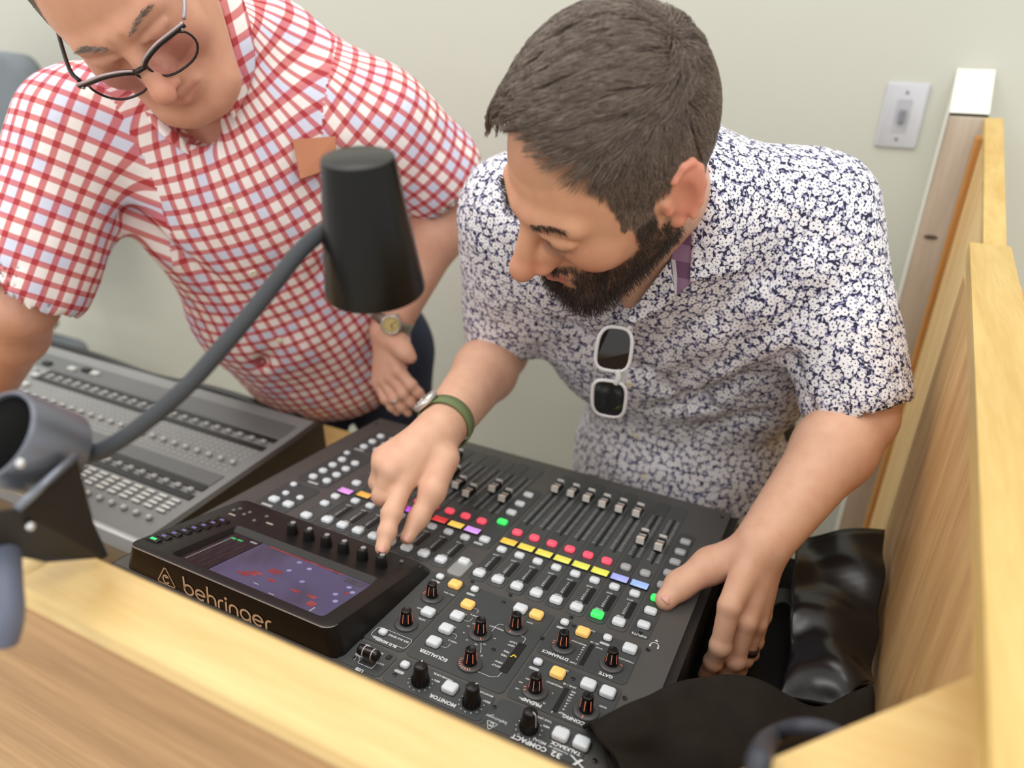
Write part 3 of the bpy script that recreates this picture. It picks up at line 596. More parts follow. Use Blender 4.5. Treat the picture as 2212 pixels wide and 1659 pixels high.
# ---------------------------------------------------------------- implicit sculpting: smooth unions of tapered limbs, meshed with surface nets
class Prim:
    __slots__ = ('sg', 'k', 'lo', 'hi', 'f')
    def __init__(s, sg, k, lo, hi, f): s.sg, s.k, s.lo, s.hi, s.f = sg, k, np.array(lo, np.float32), np.array(hi, np.float32), f
class Sculpt:
    def __init__(s): s.p = []; s.R = np.eye(3); s.o = np.zeros(3); s.s = 1.0
    def at(s, o=(0, 0, 0), R=None, sc=1.0): s.o = np.array(o, float); s.R = np.eye(3) if R is None else np.array(R, float); s.s = sc; return s
    def w(s, p): return s.o + s.R @ (np.array(p, float) * s.s)
    def limb(s, a, b, ra, rb=None, k=.01, sg=1):
        a, b = s.w(a), s.w(b); rb = ra if rb is None else rb; ra *= s.s; rb *= s.s; k *= s.s
        A = a.astype(np.float32); d = (b - a).astype(np.float32); L2 = float(d @ d) + 1e-12
        def f(P):
            q = P - A; t = np.clip((q @ d) / L2, 0, 1)
            return np.sqrt(np.maximum(((q - t[..., None]*d)**2).sum(-1), 1e-14)) - (ra + (rb - ra)*t)
        m = max(ra, rb); s.p.append(Prim(sg, k, np.minimum(a, b) - m, np.maximum(a, b) + m, f)); return s
    def chain(s, pts, rs, k=.006):
        for i in range(len(pts) - 1): s.limb(pts[i], pts[i+1], rs[i], rs[i+1], k)
        return s
    def ball(s, c, r, k=.01, sg=1): return s.ell(c, (r, r, r), k, sg)
    def ell(s, c, r, k=.01, sg=1, R=None):
        c = s.w(c); r = np.array(r, float) * s.s; M = s.R if R is None else s.R @ np.array(R, float); k *= s.s
        cf = c.astype(np.float32); Mi = (M / r).astype(np.float32); Mi2 = (M / r**2).astype(np.float32); mn = float(r.min())
        def f(P):
            q = P - cf; k0 = np.sqrt(((q @ Mi)**2).sum(-1)); k1 = np.sqrt(((q @ Mi2)**2).sum(-1)) + 1e-9
            return np.where(k0 < 1e-4, -mn, k0*(k0 - 1)/k1)
        e = np.sqrt(((M * r)**2).sum(1)); s.p.append(Prim(sg, k, c - e, c + e, f)); return s
    def half(s, c, n, k=.004, lo=(-9,)*3, hi=(9,)*3):
        """cut away everything on the side the normal points to, inside a box"""
        c = s.w(c).astype(np.float32); n = s.R @ np.array(n, float); n = (n/np.linalg.norm(n)).astype(np.float32)
        s.p.append(Prim(-1, k, lo, hi, lambda P: -((P - c) @ n))); return s
    def eval(s, P, blo=None, bhi=None):
        """P: (nb, n, 3); blo/bhi: block bounds for culling"""
        D = np.full(P.shape[:-1], 1.0, np.float32)
        for p in s.p:
            if blo is not None:
                m = 1.7*p.k + .025
                sel = np.nonzero(((bhi > p.lo - m) & (blo < p.hi + m)).all(1))[0]
                if len(sel) == 0: continue
                d = p.f(P[sel]); a = D[sel]
            else: d = p.f(P); a = D
            if p.sg > 0:
                h = np.clip(.5 + .5*(a - d)/max(p.k, 1e-6), 0, 1); r = a + (d - a)*h - p.k*h*(1 - h)
            else:
                h = np.clip(.5 - .5*(a + d)/max(p.k, 1e-6), 0, 1); r = a + (-d - a)*h + p.k*h*(1 - h)
            if blo is not None: D[sel] = r
            else: D = r
        return D
    def mesh(s, h, disp=None, B=12):
        lo = np.min([p.lo for p in s.p if p.sg > 0], 0) - 3*h; hi = np.max([p.hi for p in s.p if p.sg > 0], 0) + 3*h
        nb = np.ceil((hi - lo)/(B*h)).astype(int)
        bi = np.stack(np.meshgrid(*[np.arange(n) for n in nb], indexing='ij'), -1).reshape(-1, 3)
        c = (lo + (bi + .5)*B*h).astype(np.float32)
        d0 = np.concatenate([s.eval(q[:, None, :])[:, 0] for q in np.array_split(c, max(1, len(c)//40000))])
        bi = bi[np.abs(d0) < B*h*1.25 + .085]
        ofs = np.stack(np.meshgrid(*[np.arange(B+1)]*3, indexing='ij'), -1).reshape(-1, 3)
        NX = nb*B + 2; keys = []; pos = []; quads = []
        E = [np.array(e) for e in ((1, 0, 0), (0, 1, 0), (0, 0, 1))]
        for ch in np.array_split(bi, max(1, len(bi)//300 + 1)):
            if len(ch) == 0: continue
            g = ch[:, None, :]*B + ofs[None]; P = (lo + g*h).astype(np.float32)
            bl = (lo + ch*B*h).astype(np.float32); D = s.eval(P, bl, bl + np.float32(B*h))
            if disp is not None: D = D + disp(P)
            D = D.reshape(len(ch), B+1, B+1, B+1)
            s8 = [D[:, i:B+i, j:B+j, k:B+k] for i in (0, 1) for j in (0, 1) for k in (0, 1)]
            neg = sum((x < 0).astype(np.int8) for x in s8); act = (neg > 0) & (neg < 8); b, i, j, k = np.nonzero(act)
            v8 = np.stack([x[b, i, j, k] for x in s8], 1); acc = np.zeros((len(b), 3)); cnt = np.zeros(len(b))
            cor = [(a, e, f) for a in (0, 1) for e in (0, 1) for f in (0, 1)]
            for p in range(8):
                for q in range(p+1, 8):
                    dd = np.array(cor[q]) - np.array(cor[p])
                    if np.abs(dd).sum() != 1: continue
                    x = (v8[:, p] < 0) != (v8[:, q] < 0); t = np.where(x, v8[:, p]/(v8[:, p] - v8[:, q] + 1e-20), 0)
                    acc += x[:, None]*(np.array(cor[p]) + t[:, None]*dd); cnt += x
            cell = ch[b]*B + np.stack([i, j, k], 1); pos.append(lo + (cell + acc/cnt[:, None])*h)
            keys.append((cell[:, 0]*NX[1] + cell[:, 1])*NX[2] + cell[:, 2])
            N = D < 0
            for ax in range(3):
                sl0 = N[:, :B, :B, :B]; sl1 = N[(slice(None),) + tuple(slice(1, B+1) if a == ax else slice(0, B) for a in range(3))]
                b, i, j, k = np.nonzero(sl0 != sl1)
                cell = ch[b]*B + np.stack([i, j, k], 1); u, v = E[(ax+1) % 3], E[(ax+2) % 3]
                kk = lambda c: (c[:, 0]*NX[1] + c[:, 1])*NX[2] + c[:, 2]
                q = np.stack([kk(cell - u - v), kk(cell - v), kk(cell), kk(cell - u)], 1); fl = ~sl0[b, i, j, k]
                q[fl] = q[fl][:, ::-1]; quads.append(q)
        keys = np.concatenate(keys); pos = np.concatenate(pos); keys, ix = np.unique(keys, return_index=True); pos = pos[ix]
        q = np.concatenate(quads); id = np.searchsorted(keys, q); id = np.clip(id, 0, len(keys)-1); ok = (keys[id] == q).all(1)
        return pos, id[ok]
def np_mesh(name, V, F, mat, parent=None, smooth=True):
    me = bpy.data.meshes.new(name); n = len(F)
    me.vertices.add(len(V)); me.vertices.foreach_set('co', np.asarray(V, np.float32).ravel())
    me.loops.add(4*n); me.loops.foreach_set('vertex_index', np.asarray(F, np.int32).ravel())
    me.polygons.add(n); me.polygons.foreach_set('loop_start', np.arange(0, 4*n, 4, dtype=np.int32)); me.polygons.foreach_set('loop_total', np.full(n, 4, np.int32))
    me.update(calc_edges=True); me.validate()
    if smooth: me.polygons.foreach_set('use_smooth', np.ones(n, bool))
    me.materials.append(mat); o = bpy.data.objects.new(name, me); COL.objects.link(o)
    if parent is not None: o.parent = parent
    return o
def relax(V, F, it=2, lam=.5):
    e = np.concatenate([F[:, [0, 1]], F[:, [1, 2]], F[:, [2, 3]], F[:, [3, 0]]]); e = np.concatenate([e, e[:, ::-1]])
    c = np.bincount(e[:, 0], minlength=len(V)).astype(float)
    for _ in range(it):
        A = np.stack([np.bincount(e[:, 0], V[e[:, 1], a], len(V)) for a in range(3)], 1)/np.maximum(c, 1)[:, None]; V = V + lam*(A - V)
    return V
def vcol(o, name, C):
    a = o.data.color_attributes.new(name, 'FLOAT_COLOR', 'POINT'); C = np.concatenate([C, np.ones((len(C), 1))], 1); a.data.foreach_set('color', C.astype(np.float32).ravel())
def sst(x, a, b):
    t = np.clip((x - a)/(b - a), 0, 1); return t*t*(3 - 2*t)
def vnoise(P, f, seed=0):
    r = np.random.default_rng(seed); o = 0
    for k in range(5):
        d = r.normal(size=3); d /= np.linalg.norm(d); o = o + np.sin(P @ (d*f*(1 + .35*k)) + r.random()*6 + 1.3*np.sin(P @ (r.normal(size=3)*f*.5)))
    return o/5
def strands(name, roots, paths, rad, mat, parent):
    """hair curves: paths (n strands, m points, 3), tapering"""
    n, m = paths.shape[:2]; h = bpy.data.hair_curves.new(name); h.add_curves([m]*n)
    h.attributes['position'].data.foreach_set('vector', paths.astype(np.float32).ravel())
    r = (np.linspace(1, .35, m)[None]*np.asarray(rad).reshape(-1, 1)*np.ones((n, m))).astype(np.float32)
    a = h.attributes.get('radius') or h.attributes.new('radius', 'FLOAT', 'POINT'); a.data.foreach_set('value', r.ravel())
    h.materials.append(mat); o = bpy.data.objects.new(name, h); COL.objects.link(o); o.parent = parent; o['kind'] = 'stuff'; return o
def sample_mesh(V, F, mask, n, rng):
    """random points and normals on the faces whose vertices are all inside the mask"""
    f = F[mask[F].all(1)]; a, b, c, d = (V[f[:, i]] for i in range(4)); N = np.cross(c - a, d - b); A = np.linalg.norm(N, axis=1)
    i = rng.choice(len(f), n, p=A/A.sum()); u, v = rng.random((2, n, 1))
    P = (a[i]*(1-u) + b[i]*u)*(1-v) + (d[i]*(1-u) + c[i]*u)*v
    return P, N[i]/(A[i][:, None] + 1e-12)
def head(s, p, R, sc, heavy=0., neck=None, nr=.058):
    """face and skull in a head frame: x to the person's right, y forward, z up"""
    s.at(p, R, sc); X = ((1,), (-1,))
    s.ell((0, -.012, .028), (.0755, .097, .097), .01)
    s.ell((0, .028, -.02), (.064 + .004*heavy, .06, .084), .03)
    for x in (1, -1):
        s.limb((x*.052, -.004, -.046), (x*(.026 + .008*heavy), .068, -.098), .021 + .006*heavy, .019 + .004*heavy, .022)
        s.ell((x*(.040 + .004*heavy), .060, -.026), (.023, .022, .026), .016)
        s.limb((x*.010, .0865, .023), (x*.044, .072, .020), .0105, .0095, .012)
    s.limb((-.014, .078, -.104), (.014, .078, -.104), .020 + .003*heavy, k=.016)
    for x in (1, -1): s.ell((x*.031, .1005, .001), (.0185, .0165, .0125), .009, -1)
    for x in (1, -1):
        s.ball((x*.0315, .0775, .0005), .0136, .003)
        s.limb((x*.018, .0895, .0055), (x*.044, .081, .0045), .0042, k=.005)
    s.limb((0, .086, .014), (0, .1155, -.028), .0088, .0108, .009); s.ball((0, .1195, -.0345), .0124, .007)
    for x in (1, -1): s.ell((x*.0125, .1025, -.0390), (.0072, .0100, .0075), .006)
    for x in (1, -1): s.ell((x*.0095, .0900, -.030), (.0115, .0170, .0170), .006)
    for x in (1, -1): s.ell((x*.0068, .1065, -.0485), (.0045, .0065, .005), .003, -1)
    s.ell((0, .074, -.067), (.034, .026, .026), .012)
    for x in (1, -1):
        s.limb((0, .0985, -.0600), (x*.024, .0885, -.0642), .0052, .003, .004); s.limb((0, .0965, -.0722), (x*.021, .0880, -.0692), .0064, .003, .004)
        s.limb((0, .1055, -.0664), (x*.024, .0935, -.0668), .0017, .0015, .0025, -1)
        # ear: shell, hollow, rolled rim, lobe and tragus
        s.ell((x*.0785, -.0165, .001), (.0062, .0190, .0295), .006, R=((.92, -x*.38, 0), (x*.38, .90, -.22), (x*.08, .22, .97)))
        s.ell((x*.0870, -.012, .001), (.0075, .0105, .0195), .004, -1)
        pts = [(x*(.0775 + .0075*(1 - math.cos(a))*.55 + .002), -.0145 - .0185*math.sin(a) - .007*math.cos(a), .003 + .029*math.cos(a)) for a in [math.radians(d) for d in range(-40, 191, 33)]]
        s.chain(pts, [.0034]*len(pts), .003)
        s.ball((x*.077, -.006, -.029), .0068, .006); s.limb((x*.0765, .0025, .002), (x*.0775, .002, -.008), .0042, k=.004)
    if heavy:
        for x in (1, -1):
            s.limb((x*.0185, .1000, -.040), (x*.034, .0835, -.062), .0012, .0008, .006, -1); s.limb((x*.006, .0985, .012), (x*.008, .0965, .026), .0012, k=.003, sg=-1)
            s.limb((x*.022, .094, -.013), (x*.044, .0815, -.012), .0018, k=.004, sg=-1)
    if neck is not None:
        a = s.w((0, -.028, -.045)); s.at(); s.limb(a, neck, nr*1.02*sc, nr*1.06*sc, .022)
    return s
def hand(s, wr, mcp, fingers, thumb, rs=1.0, ts=1.0):
    """wrist, four knuckles, four finger polylines (from the knuckle) and a thumb polyline, all in space"""
    s.at()
    for q, m in enumerate(mcp):
        m = np.array(m); a = np.array(wr) + (m - np.array(wr))*.12 + (m - np.mean(mcp, 0))*.25
        s.limb(a, m, .0165*(.5 + .5*rs), (.0112 if q < 3 else .0100)*rs, .014)
    for q, f in enumerate(fingers):
        r0 = (.0098, .0101, .0095, .0083)[q]*rs
        s.chain([mcp[q]] + list(f), [r0*1.10, r0*.98, r0*.86, r0*.72], .004)
        for p_, r_ in ((f[0], r0*1.04), (f[1], r0*.9)): s.ball(p_, r_, .004)
    s.chain(thumb, [.0190*(.5 + .5*ts), .0155*ts, .0120*ts, .0094*ts][:len(thumb)], .010)
    return s

# ---------------------------------------------------------------- people
def skin_mat(name, rough=.48):
    t = NT(name); a = t.N('Attribute', attribute_name='tone'); v = t.noise(t.obj(), 60, 4); v2 = t.noise(t.obj(), 700, 2)
    c = t.mix(t.M('MULTIPLY', t.ss(v, .35, .75), .22), a.outputs['Color'], lin((196, 120, 98)))
    t.col(c); t.set(**{'Roughness': rough, 'Subsurface Weight': .08, 'Subsurface Radius': (.01, .004, .002), 'Subsurface Scale': .5, 'Specular IOR Level': .4})
    t.bump(v2, .12, .0006); return t.m
m_skin = skin_mat('skin'); m_skin2 = skin_mat('skin two', .5)
def hair_mat(name, c0, c1, rough=.38):
    t = NT(name); h = t.N('HairInfo'); t.col(t.mix(h.outputs['Random'], lin(c0), lin(c1))); t.set(**{'Roughness': rough, 'Specular IOR Level': .55}); return t.m
m_hair1 = hair_mat('dark brown hair', (78, 66, 58), (136, 120, 108), .3); m_beard = hair_mat('dark beard hair', (28, 22, 20), (62, 48, 41), .5); m_hair2 = hair_mat('grey brown hair', (92, 86, 80), (140, 132, 124), .5)
def fabric_uv(o, segs, V, F, skew=0.):
    """a flat cloth coordinate per face corner: arc length round the nearest body segment, distance along it"""
    V = np.asarray(V); C = V[F].mean(1); best = np.full(len(F), 9.0); uv = np.zeros((len(F), 4, 2)); lab = np.zeros(len(F), int)
    for n, (a, b, xa, rad, off, wgt) in enumerate(segs):
        a = np.array(a, float); b = np.array(b, float); ax = b - a; L = np.linalg.norm(ax); ax /= L; xa = np.array(xa, float); xa = xa - ax*(xa @ ax); xa /= np.linalg.norm(xa); ya = np.cross(ax, xa)
        q = C - a; t = np.clip(q @ ax, 0, L); d = np.linalg.norm(q - t[:, None]*ax, axis=1) - wgt; m = d < best; best[m] = d[m]; lab[m] = n
        P = V[F[m]] - a; ang = np.arctan2(P @ ya, P @ xa); ref = ang[:, :1]; ang = ref + (ang - ref + np.pi) % (2*np.pi) - np.pi
        if rad: uu = ang*rad
        else: uu = P @ xa
        vv = P @ ax; ct, st = math.cos(skew if n == 0 else 0), math.sin(skew if n == 0 else 0)
        uv[m] = np.stack([uu*ct - vv*st + off, uu*st + vv*ct], -1)
    l = o.data.uv_layers.new(name='cloth'); l.data.foreach_set('uv', uv.reshape(-1).astype(np.float32)); return lab
def box_uv(o, frame_=None):
    """cloth coordinates from the nearest of 26 directions, so a small print never stretches"""
    me = o.data; n = len(me.polygons); N = np.zeros(n*3, np.float32); me.polygons.foreach_get('normal', N); N = N.reshape(-1, 3)
    D = np.array([(a, b, c) for a in (-1, 0, 1) for b in (-1, 0, 1) for c in (-1, 0, 1) if a or b or c], float); D /= np.linalg.norm(D, axis=1, keepdims=True)
    k = np.argmax(N @ D.T, 1); T1 = np.array([unit(np.cross((.13, .21, 1) if abs(d[2]) < .9 else (0, 1, .1), d)) for d in D]); T2 = np.cross(D, T1)
    V = np.zeros(len(me.vertices)*3, np.float32); me.vertices.foreach_get('co', V); V = V.reshape(-1, 3)
    li = np.zeros(len(me.loops), np.int32); me.loops.foreach_get('vertex_index', li); lt = np.zeros(n, np.int32); me.polygons.foreach_get('loop_total', lt); f = np.repeat(k, lt)
    uv = np.stack([(V[li]*T1[f]).sum(1) + f*.37, (V[li]*T2[f]).sum(1)], 1); l = me.uv_layers.new(name='cloth'); l.data.foreach_set('uv', uv.reshape(-1).astype(np.float32))
def floral_mat():
    t = NT('white flower print on navy cotton'); uvn = t.N('UVMap', uv_map='cloth')
    def vor(scale, rnd, off=0):
        sc = t.N('VectorMath', operation='SCALE'); t.L(uvn.outputs[0], sc.inputs[0]); sc.inputs['Scale'].default_value = scale
        ad = t.N('VectorMath', operation='ADD'); t.L(sc.outputs[0], ad.inputs[0]); ad.inputs[1].default_value = (off, off*.7, 0)
        v = t.N('TexVoronoi', voronoi_dimensions='2D'); t.L(ad.outputs[0], v.inputs['Vector']); v.inputs['Scale'].default_value = 1; v.inputs['Randomness'].default_value = rnd
        sb = t.N('VectorMath', operation='SUBTRACT'); t.L(ad.outputs[0], sb.inputs[0]); t.L(v.outputs['Position'], sb.inputs[1])
        sp = t.N('SeparateXYZ'); t.L(sb.outputs[0], sp.inputs[0]); cs = t.N('SeparateColor'); t.L(v.outputs['Color'], cs.inputs[0])
        th = t.M('ARCTAN2', sp.outputs[1], sp.outputs[0]); return v.outputs['Distance'], th, cs.outputs[0], cs.outputs[1], sp
    def flower(scale, off, r0, r1, nb):
        d, th, r, g, sp = vor(scale, .8, off); rad = t.M('ADD', t.M('MULTIPLY', r, r1), r0)
        pet = t.M('ADD', 1.0, t.M('MULTIPLY', t.M('SINE', t.M('MULTIPLY', t.M('ADD', th, t.M('MULTIPLY', g, 6.)), nb)), .10)); e = t.M('DIVIDE', d, t.M('MULTIPLY', rad, pet))
        return t.M('SUBTRACT', 1., t.ss(e, .92, 1.04)), t.M('SUBTRACT', 1., t.ss(e, .16, .24))
    f1, c1 = flower(92, 0, .32, .15, 6.); f2, c2 = flower(150, 3.3, .18, .20, 5.)
    d, th, r, g, sp = vor(220, .9, 7.7)
    cr = t.M('COSINE', t.M('ADD', th, t.M('MULTIPLY', r, 6.3))); lf = t.M('MULTIPLY', d, t.M('ADD', 1.0, t.M('MULTIPLY', t.M('ABSOLUTE', cr), 2.0))); leaf = t.M('SUBTRACT', 1., t.ss(lf, .60, .80))
    navy, white, lav = lin((50, 50, 72)), lin((238, 238, 243)), lin((160, 160, 200))
    c = t.mix(t.M('MULTIPLY', leaf, .9), navy, t.mix(t.M('GREATER_THAN', g, .5), lav, lin((214, 214, 230))))
    c = t.mix(f2, c, lin((226, 226, 236))); c = t.mix(t.M('MULTIPLY', c2, f2), c, lin((70, 70, 96)))
    c = t.mix(f1, c, white); c = t.mix(c1, c, lin((58, 58, 78))); t.col(c); t.set(Roughness=.8, **{'Specular IOR Level': .2})
    w = t.noise(t.obj(), 26, 3); t.bump(w, .35, .006); return t.m
def gingham_mat():
    t = NT('red and white checked cotton'); uvn = t.N('UVMap', uv_map='cloth'); sp = t.N('SeparateXYZ'); t.L(uvn.outputs[0], sp.inputs[0]); per = .0215
    def line(s):
        x = t.M('DIVIDE', s, per); f = t.M('ABSOLUTE', t.M('SUBTRACT', t.M('FRACT', x), .5)); return t.M('SUBTRACT', 1., t.ss(f, .15, .21)), t.M('FLOOR', x)
    a, ia = line(sp.outputs[0]); b, ib = line(sp.outputs[1])
    wn = t.N('TexWhiteNoise', noise_dimensions='2D'); cb = t.N('CombineXYZ'); t.L(t.M('FLOOR', t.M('ADD', t.M('DIVIDE', sp.outputs[0], per), .5)), cb.inputs[0]); t.L(t.M('FLOOR', t.M('ADD', t.M('DIVIDE', sp.outputs[1], per), .5)), cb.inputs[1]); t.L(cb.outputs[0], wn.inputs['Vector'])
    sqc = t.mix(t.M('GREATER_THAN', wn.outputs[0], .62), lin((246, 240, 238)), lin((216, 222, 242)))
    c = t.mix(t.M('MULTIPLY', a, .80), sqc, lin((202, 76, 80))); c = t.mix(t.M('MULTIPLY', b, .80), c, t.mix(a, lin((206, 84, 86)), lin((170, 38, 46))))
    t.col(c); t.set(Roughness=.85, **{'Specular IOR Level': .15}); t.bump(t.noise(t.obj(), 22, 3), .3, .006); return t.m
m_floral = floral_mat(); m_ging = gingham_mat()
m_denim = plain('dark blue denim', (36, 44, 66), .85, var=.2); m_trou = plain('charcoal trousers', (48, 48, 52), .85, var=.15)
def unit(v): v = np.array(v, float); return v/np.linalg.norm(v)
def ortho(f, up):
    f = unit(f); z = np.array(up, float); z = unit(z - f*(z @ f)); x = np.cross(f, z); return np.stack([x, f, z], 1)
# ================================================================ first person: floral shirt
H1 = np.array((.158, .125, 1.308)); R1 = np.array([[-.89, -.448, .09], [.341, -.782, -.523], [.304, -.434, .848]]); q_, _ = np.linalg.qr(R1); R1 = q_*np.sign(np.diag(q_.T @ R1)); SC1 = 1.06
def rx(a): c, s = math.cos(math.radians(a)), math.sin(math.radians(a)); return np.array([[1, 0, 0], [0, c, -s], [0, s, c]])
def rz(a): c, s = math.cos(math.radians(a)), math.sin(math.radians(a)); return np.array([[c, -s, 0], [s, c, 0], [0, 0, 1]])
ns_ = np.array((0, .122, -.033))*SC1; nw_ = H1 + R1 @ ns_; R1 = R1 @ rz(-5) @ rx(-14); H1 = nw_ - R1 @ ns_
NB1 = (.160, .325, 1.235); SL, SR = np.array((.338, .425, 1.218)), np.array((-.045, .325, 1.200)); EL, ER = np.array((.440, .325, 1.000)), np.array((-.095, .375, .957))
WL, WR = np.array((.367, .141, .907)), np.array((-.047, .107, .963)); CH1 = (.138, .375, 1.155); AB1 = (.180, .475, .99); PV1 = (.185, .57, .85)
AX1 = unit(np.array(PV1) - NB1); SX1 = unit(SL - SR); SX1 = unit(SX1 - AX1*(SX1 @ AX1)); RT1 = np.stack([SX1, np.cross(-AX1, SX1), -AX1], 1)   # x to his left, z up the spine
p1 = empty('person', loc=(.16, .57, 0), label='bearded man in a navy and white floral shirt leaning over the black console', cat='person')
def at1(o): o.matrix_parent_inverse = Matrix.Translation((-.16, -.57, 0)); return o
b = Sculpt(); head(b, H1, R1, SC1, 0., NB1)
b.at(); b.ell(CH1, (.150, .098, .150), .03, R=RT1); b.limb(np.array(NB1) + np.array((-.01, -.05, -.03)), (0.1277,0.3094,1.0912), .050, .030, .03); b.limb(NB1, SL*.75 + np.array(NB1)*.25, .055, .045, .04); b.limb(NB1, SR*.75 + np.array(NB1)*.25, .055, .045, .04)
for s_, e_, w_ in ((SL, EL, WL), (SR, ER, WR)):
    b.limb(s_, e_, .055, .043, .03); m_ = e_ + (w_ - e_)*.28; b.limb(e_, m_, .043, .0465, .02); b.limb(m_, w_, .0465, .0320, .02)
mcpR = [(-0.0520,0.0266,0.9302), (-0.0664,0.0234,0.9456), (-0.0844,0.0304,0.9470), (-0.0947,0.0439,0.9466)]
finR = [[(-0.0453,-0.0116,0.9101), (-0.0397,-0.0309,0.8978), (-0.0357,-0.0472,0.8877)], [(-0.0724,0.0084,0.9156), (-0.0691,0.0205,0.8902), (-0.0661,0.0364,0.8849)], [(-0.0883,0.0235,0.9207), (-0.0859,0.0370,0.8941), (-0.0804,0.0495,0.8893)], [(-0.0955,0.0417,0.9215), (-0.0932,0.0525,0.9011), (-0.0882,0.0616,0.8954)]]
thR = [(-0.0234,0.0802,0.9429), (-0.0189,0.0406,0.9178), (-0.0231,0.0131,0.8951), (-0.0262,-0.0094,0.8801)]
hand(b, WR, mcpR, finR, thR, 1.25, .98)
mcpL = [(0.3487,0.0637,0.8665), (0.3674,0.0752,0.8423), (0.3778,0.0926,0.8290), (0.3819,0.1141,0.8238)]
finL = [[(0.3482,0.0466,0.8218), (0.3437,0.0458,0.7957), (0.3376,0.0487,0.7686)], [(0.3656,0.0621,0.7947), (0.3605,0.0650,0.7712), (0.3505,0.0697,0.7550)], [(0.3733,0.0813,0.7823), (0.3699,0.0825,0.7611), (0.3605,0.0851,0.7473)], [(0.3809,0.1060,0.7884), (0.3799,0.1059,0.7673), (0.3721,0.1066,0.7533)]]
thL = [(0.3438,0.1261,0.8904), (0.3161,0.1146,0.8719), (0.2889,0.0828,0.8569), (0.2795,0.0594,0.8500)]
hand(b, WL, mcpL, finL, thL, 1.16, 1.30)
V1, F1 = b.mesh(.0021); V1 = relax(V1, F1, 1, .35)
def tone(V, H, R, sc, base, face, red, lips, scalp, hairf, beardf=None, beardc=None):
    L = ((V - H) @ R)/sc; x, y, z = np.abs(L[:, 0]), L[:, 1], L[:, 2]; inh = (np.linalg.norm(L, axis=1) < .18); C = np.tile(np.array(lin(base)), (len(V), 1))
    def blend(w, c):
        nonlocal C
        w = (np.clip(w, 0, 1)*inh)[:, None]; C = C*(1-w) + np.array(lin(c))*w
    blend(sst(y, -.05, .02)*.8, face)
    blend(.75*np.exp(-((x/.017)**2 + ((y - .112)/.02)**2 + ((z + .034)/.016)**2)), red); blend(.5*np.exp(-((((x - .042)/.02)**2) + ((y - .07)/.03)**2 + ((z + .03)/.02)**2)), red); blend(.7*sst(x, .074, .082), red)
    blend(1.0*((y > .084) & (x < .0235) & (z > -.0775 + .25*x) & (z < -.0572 - .1*x)), lips)
    if beardf is not None: blend(beardf(L), beardc)
    blend(hairf(L), scalp); return C, L
def hair1(L):
    x, y, z = np.abs(L[:, 0]), L[:, 1], L[:, 2]
    fr = .0615 - .25*np.clip(y - .06, 0, 1) + .014*np.clip((x - .030)/.025, 0, 1)
    top = sst(z - np.where(y > .02, fr, -9), -.003, .004)*sst(-z, -.2, .3)
    side = sst(.043 - y, -.004, .006)*sst(z - np.where(y > -.022, .030 - .9*np.clip(y, 0, .03), np.where(y > -.05, .030 - 2.6*(-.022 - y), -.055)), -.003, .004)
    burn = sst(.036 - y, 0, .005)*sst(y - .010, 0, .004)*sst(z + .035, 0, .01)*(x > .055)
    return np.clip(np.where(y > .043, top, np.maximum(side, top*(z > .05))) + burn, 0, 1)*(np.linalg.norm(L, axis=1) < .17)*np.where((x > .0765) & (z < .045) & (y > -.05), 0, 1)
def beard1(L):
    x, y, z = np.abs(L[:, 0]), L[:, 1], L[:, 2]
    jaw = sst(-.052 - .35*np.clip(x - .03, 0, .1)*0 - z + .55*np.clip(.06 - y, 0, .08), -.004, .010)*sst(y + .018, 0, .012)*sst(z + .135, 0, .012)
    jaw = jaw*np.where((x < .026) & (z > -.082), 0, 1)*sst(x - .012 + np.clip(-.079 - z, 0, .02)*3, 0, .012)
    burn = (x > .056)*sst(.036 - y, 0, .006)*sst(y - .008, 0, .005)*sst(.0 - z, -.005, .01)
    mou = sst(z + .0585, 0, .003)*sst(-.0455 - z, 0, .004)*(x < .031)*(y > .075); cor = sst(x - .0235, 0, .004)*(x < .036)*(z < -.052)*(z > -.09)*(y > .065)
    soul = (x < .008)*(z < -.079)*(y > .07)
    return np.clip(np.maximum.reduce([jaw, burn, mou, cor, soul*1.]), 0, 1)*(np.linalg.norm(L, axis=1) < .19)*(x < .0765)
C1, L1 = tone(V1, H1, R1, SC1, (224, 180, 153), (212, 158, 124), (210, 124, 104), (186, 118, 102), (58, 47, 42), hair1, lambda L: beard1(L)*.62, (70, 52, 44))
m_nail = plain('fingernail', (226, 172, 156), .3)
def nail(tip, prev, up, w, l, par, inv, tr=.010):
    tip, prev = np.array(tip), np.array(prev); d = unit(tip - prev); u = np.array(up, float); u = unit(u - d*(u @ d)); o = mesh_obj('fingernail', *xf(frame(tip + u*(tr - .0012) + d*.001, x=d, z=u), loft([[(x*l + 0, y*w*.62, z - (y*.9)**2*w*.35) for x, y in rrect(2*k, 2*k, .6*k, 4)] for k, z in ((1., -.0030), (1., .0008), (.86, .0014), (.3, .0016))])), m_nail, par, True); o.matrix_parent_inverse = inv
nail(thL[3], thL[2], cam.matrix_world.translation - Vector(thL[3]), .0110, .0066, p1, Matrix.Translation((-.16, -.57, 0)), .0122)
nail(finR[0][2], finR[0][1], cam.matrix_world.translation - Vector(finR[0][2]), .0086, .0062, p1, Matrix.Translation((-.16, -.57, 0)), .0088)
nail(thR[3], thR[2], (.55, -.5, .6), .0086, .0060, p1, Matrix.Translation((-.16, -.57, 0)), .0092)
body1 = at1(np_mesh('body', V1, F1, m_skin, p1)); vcol(body1, 'tone', C1)
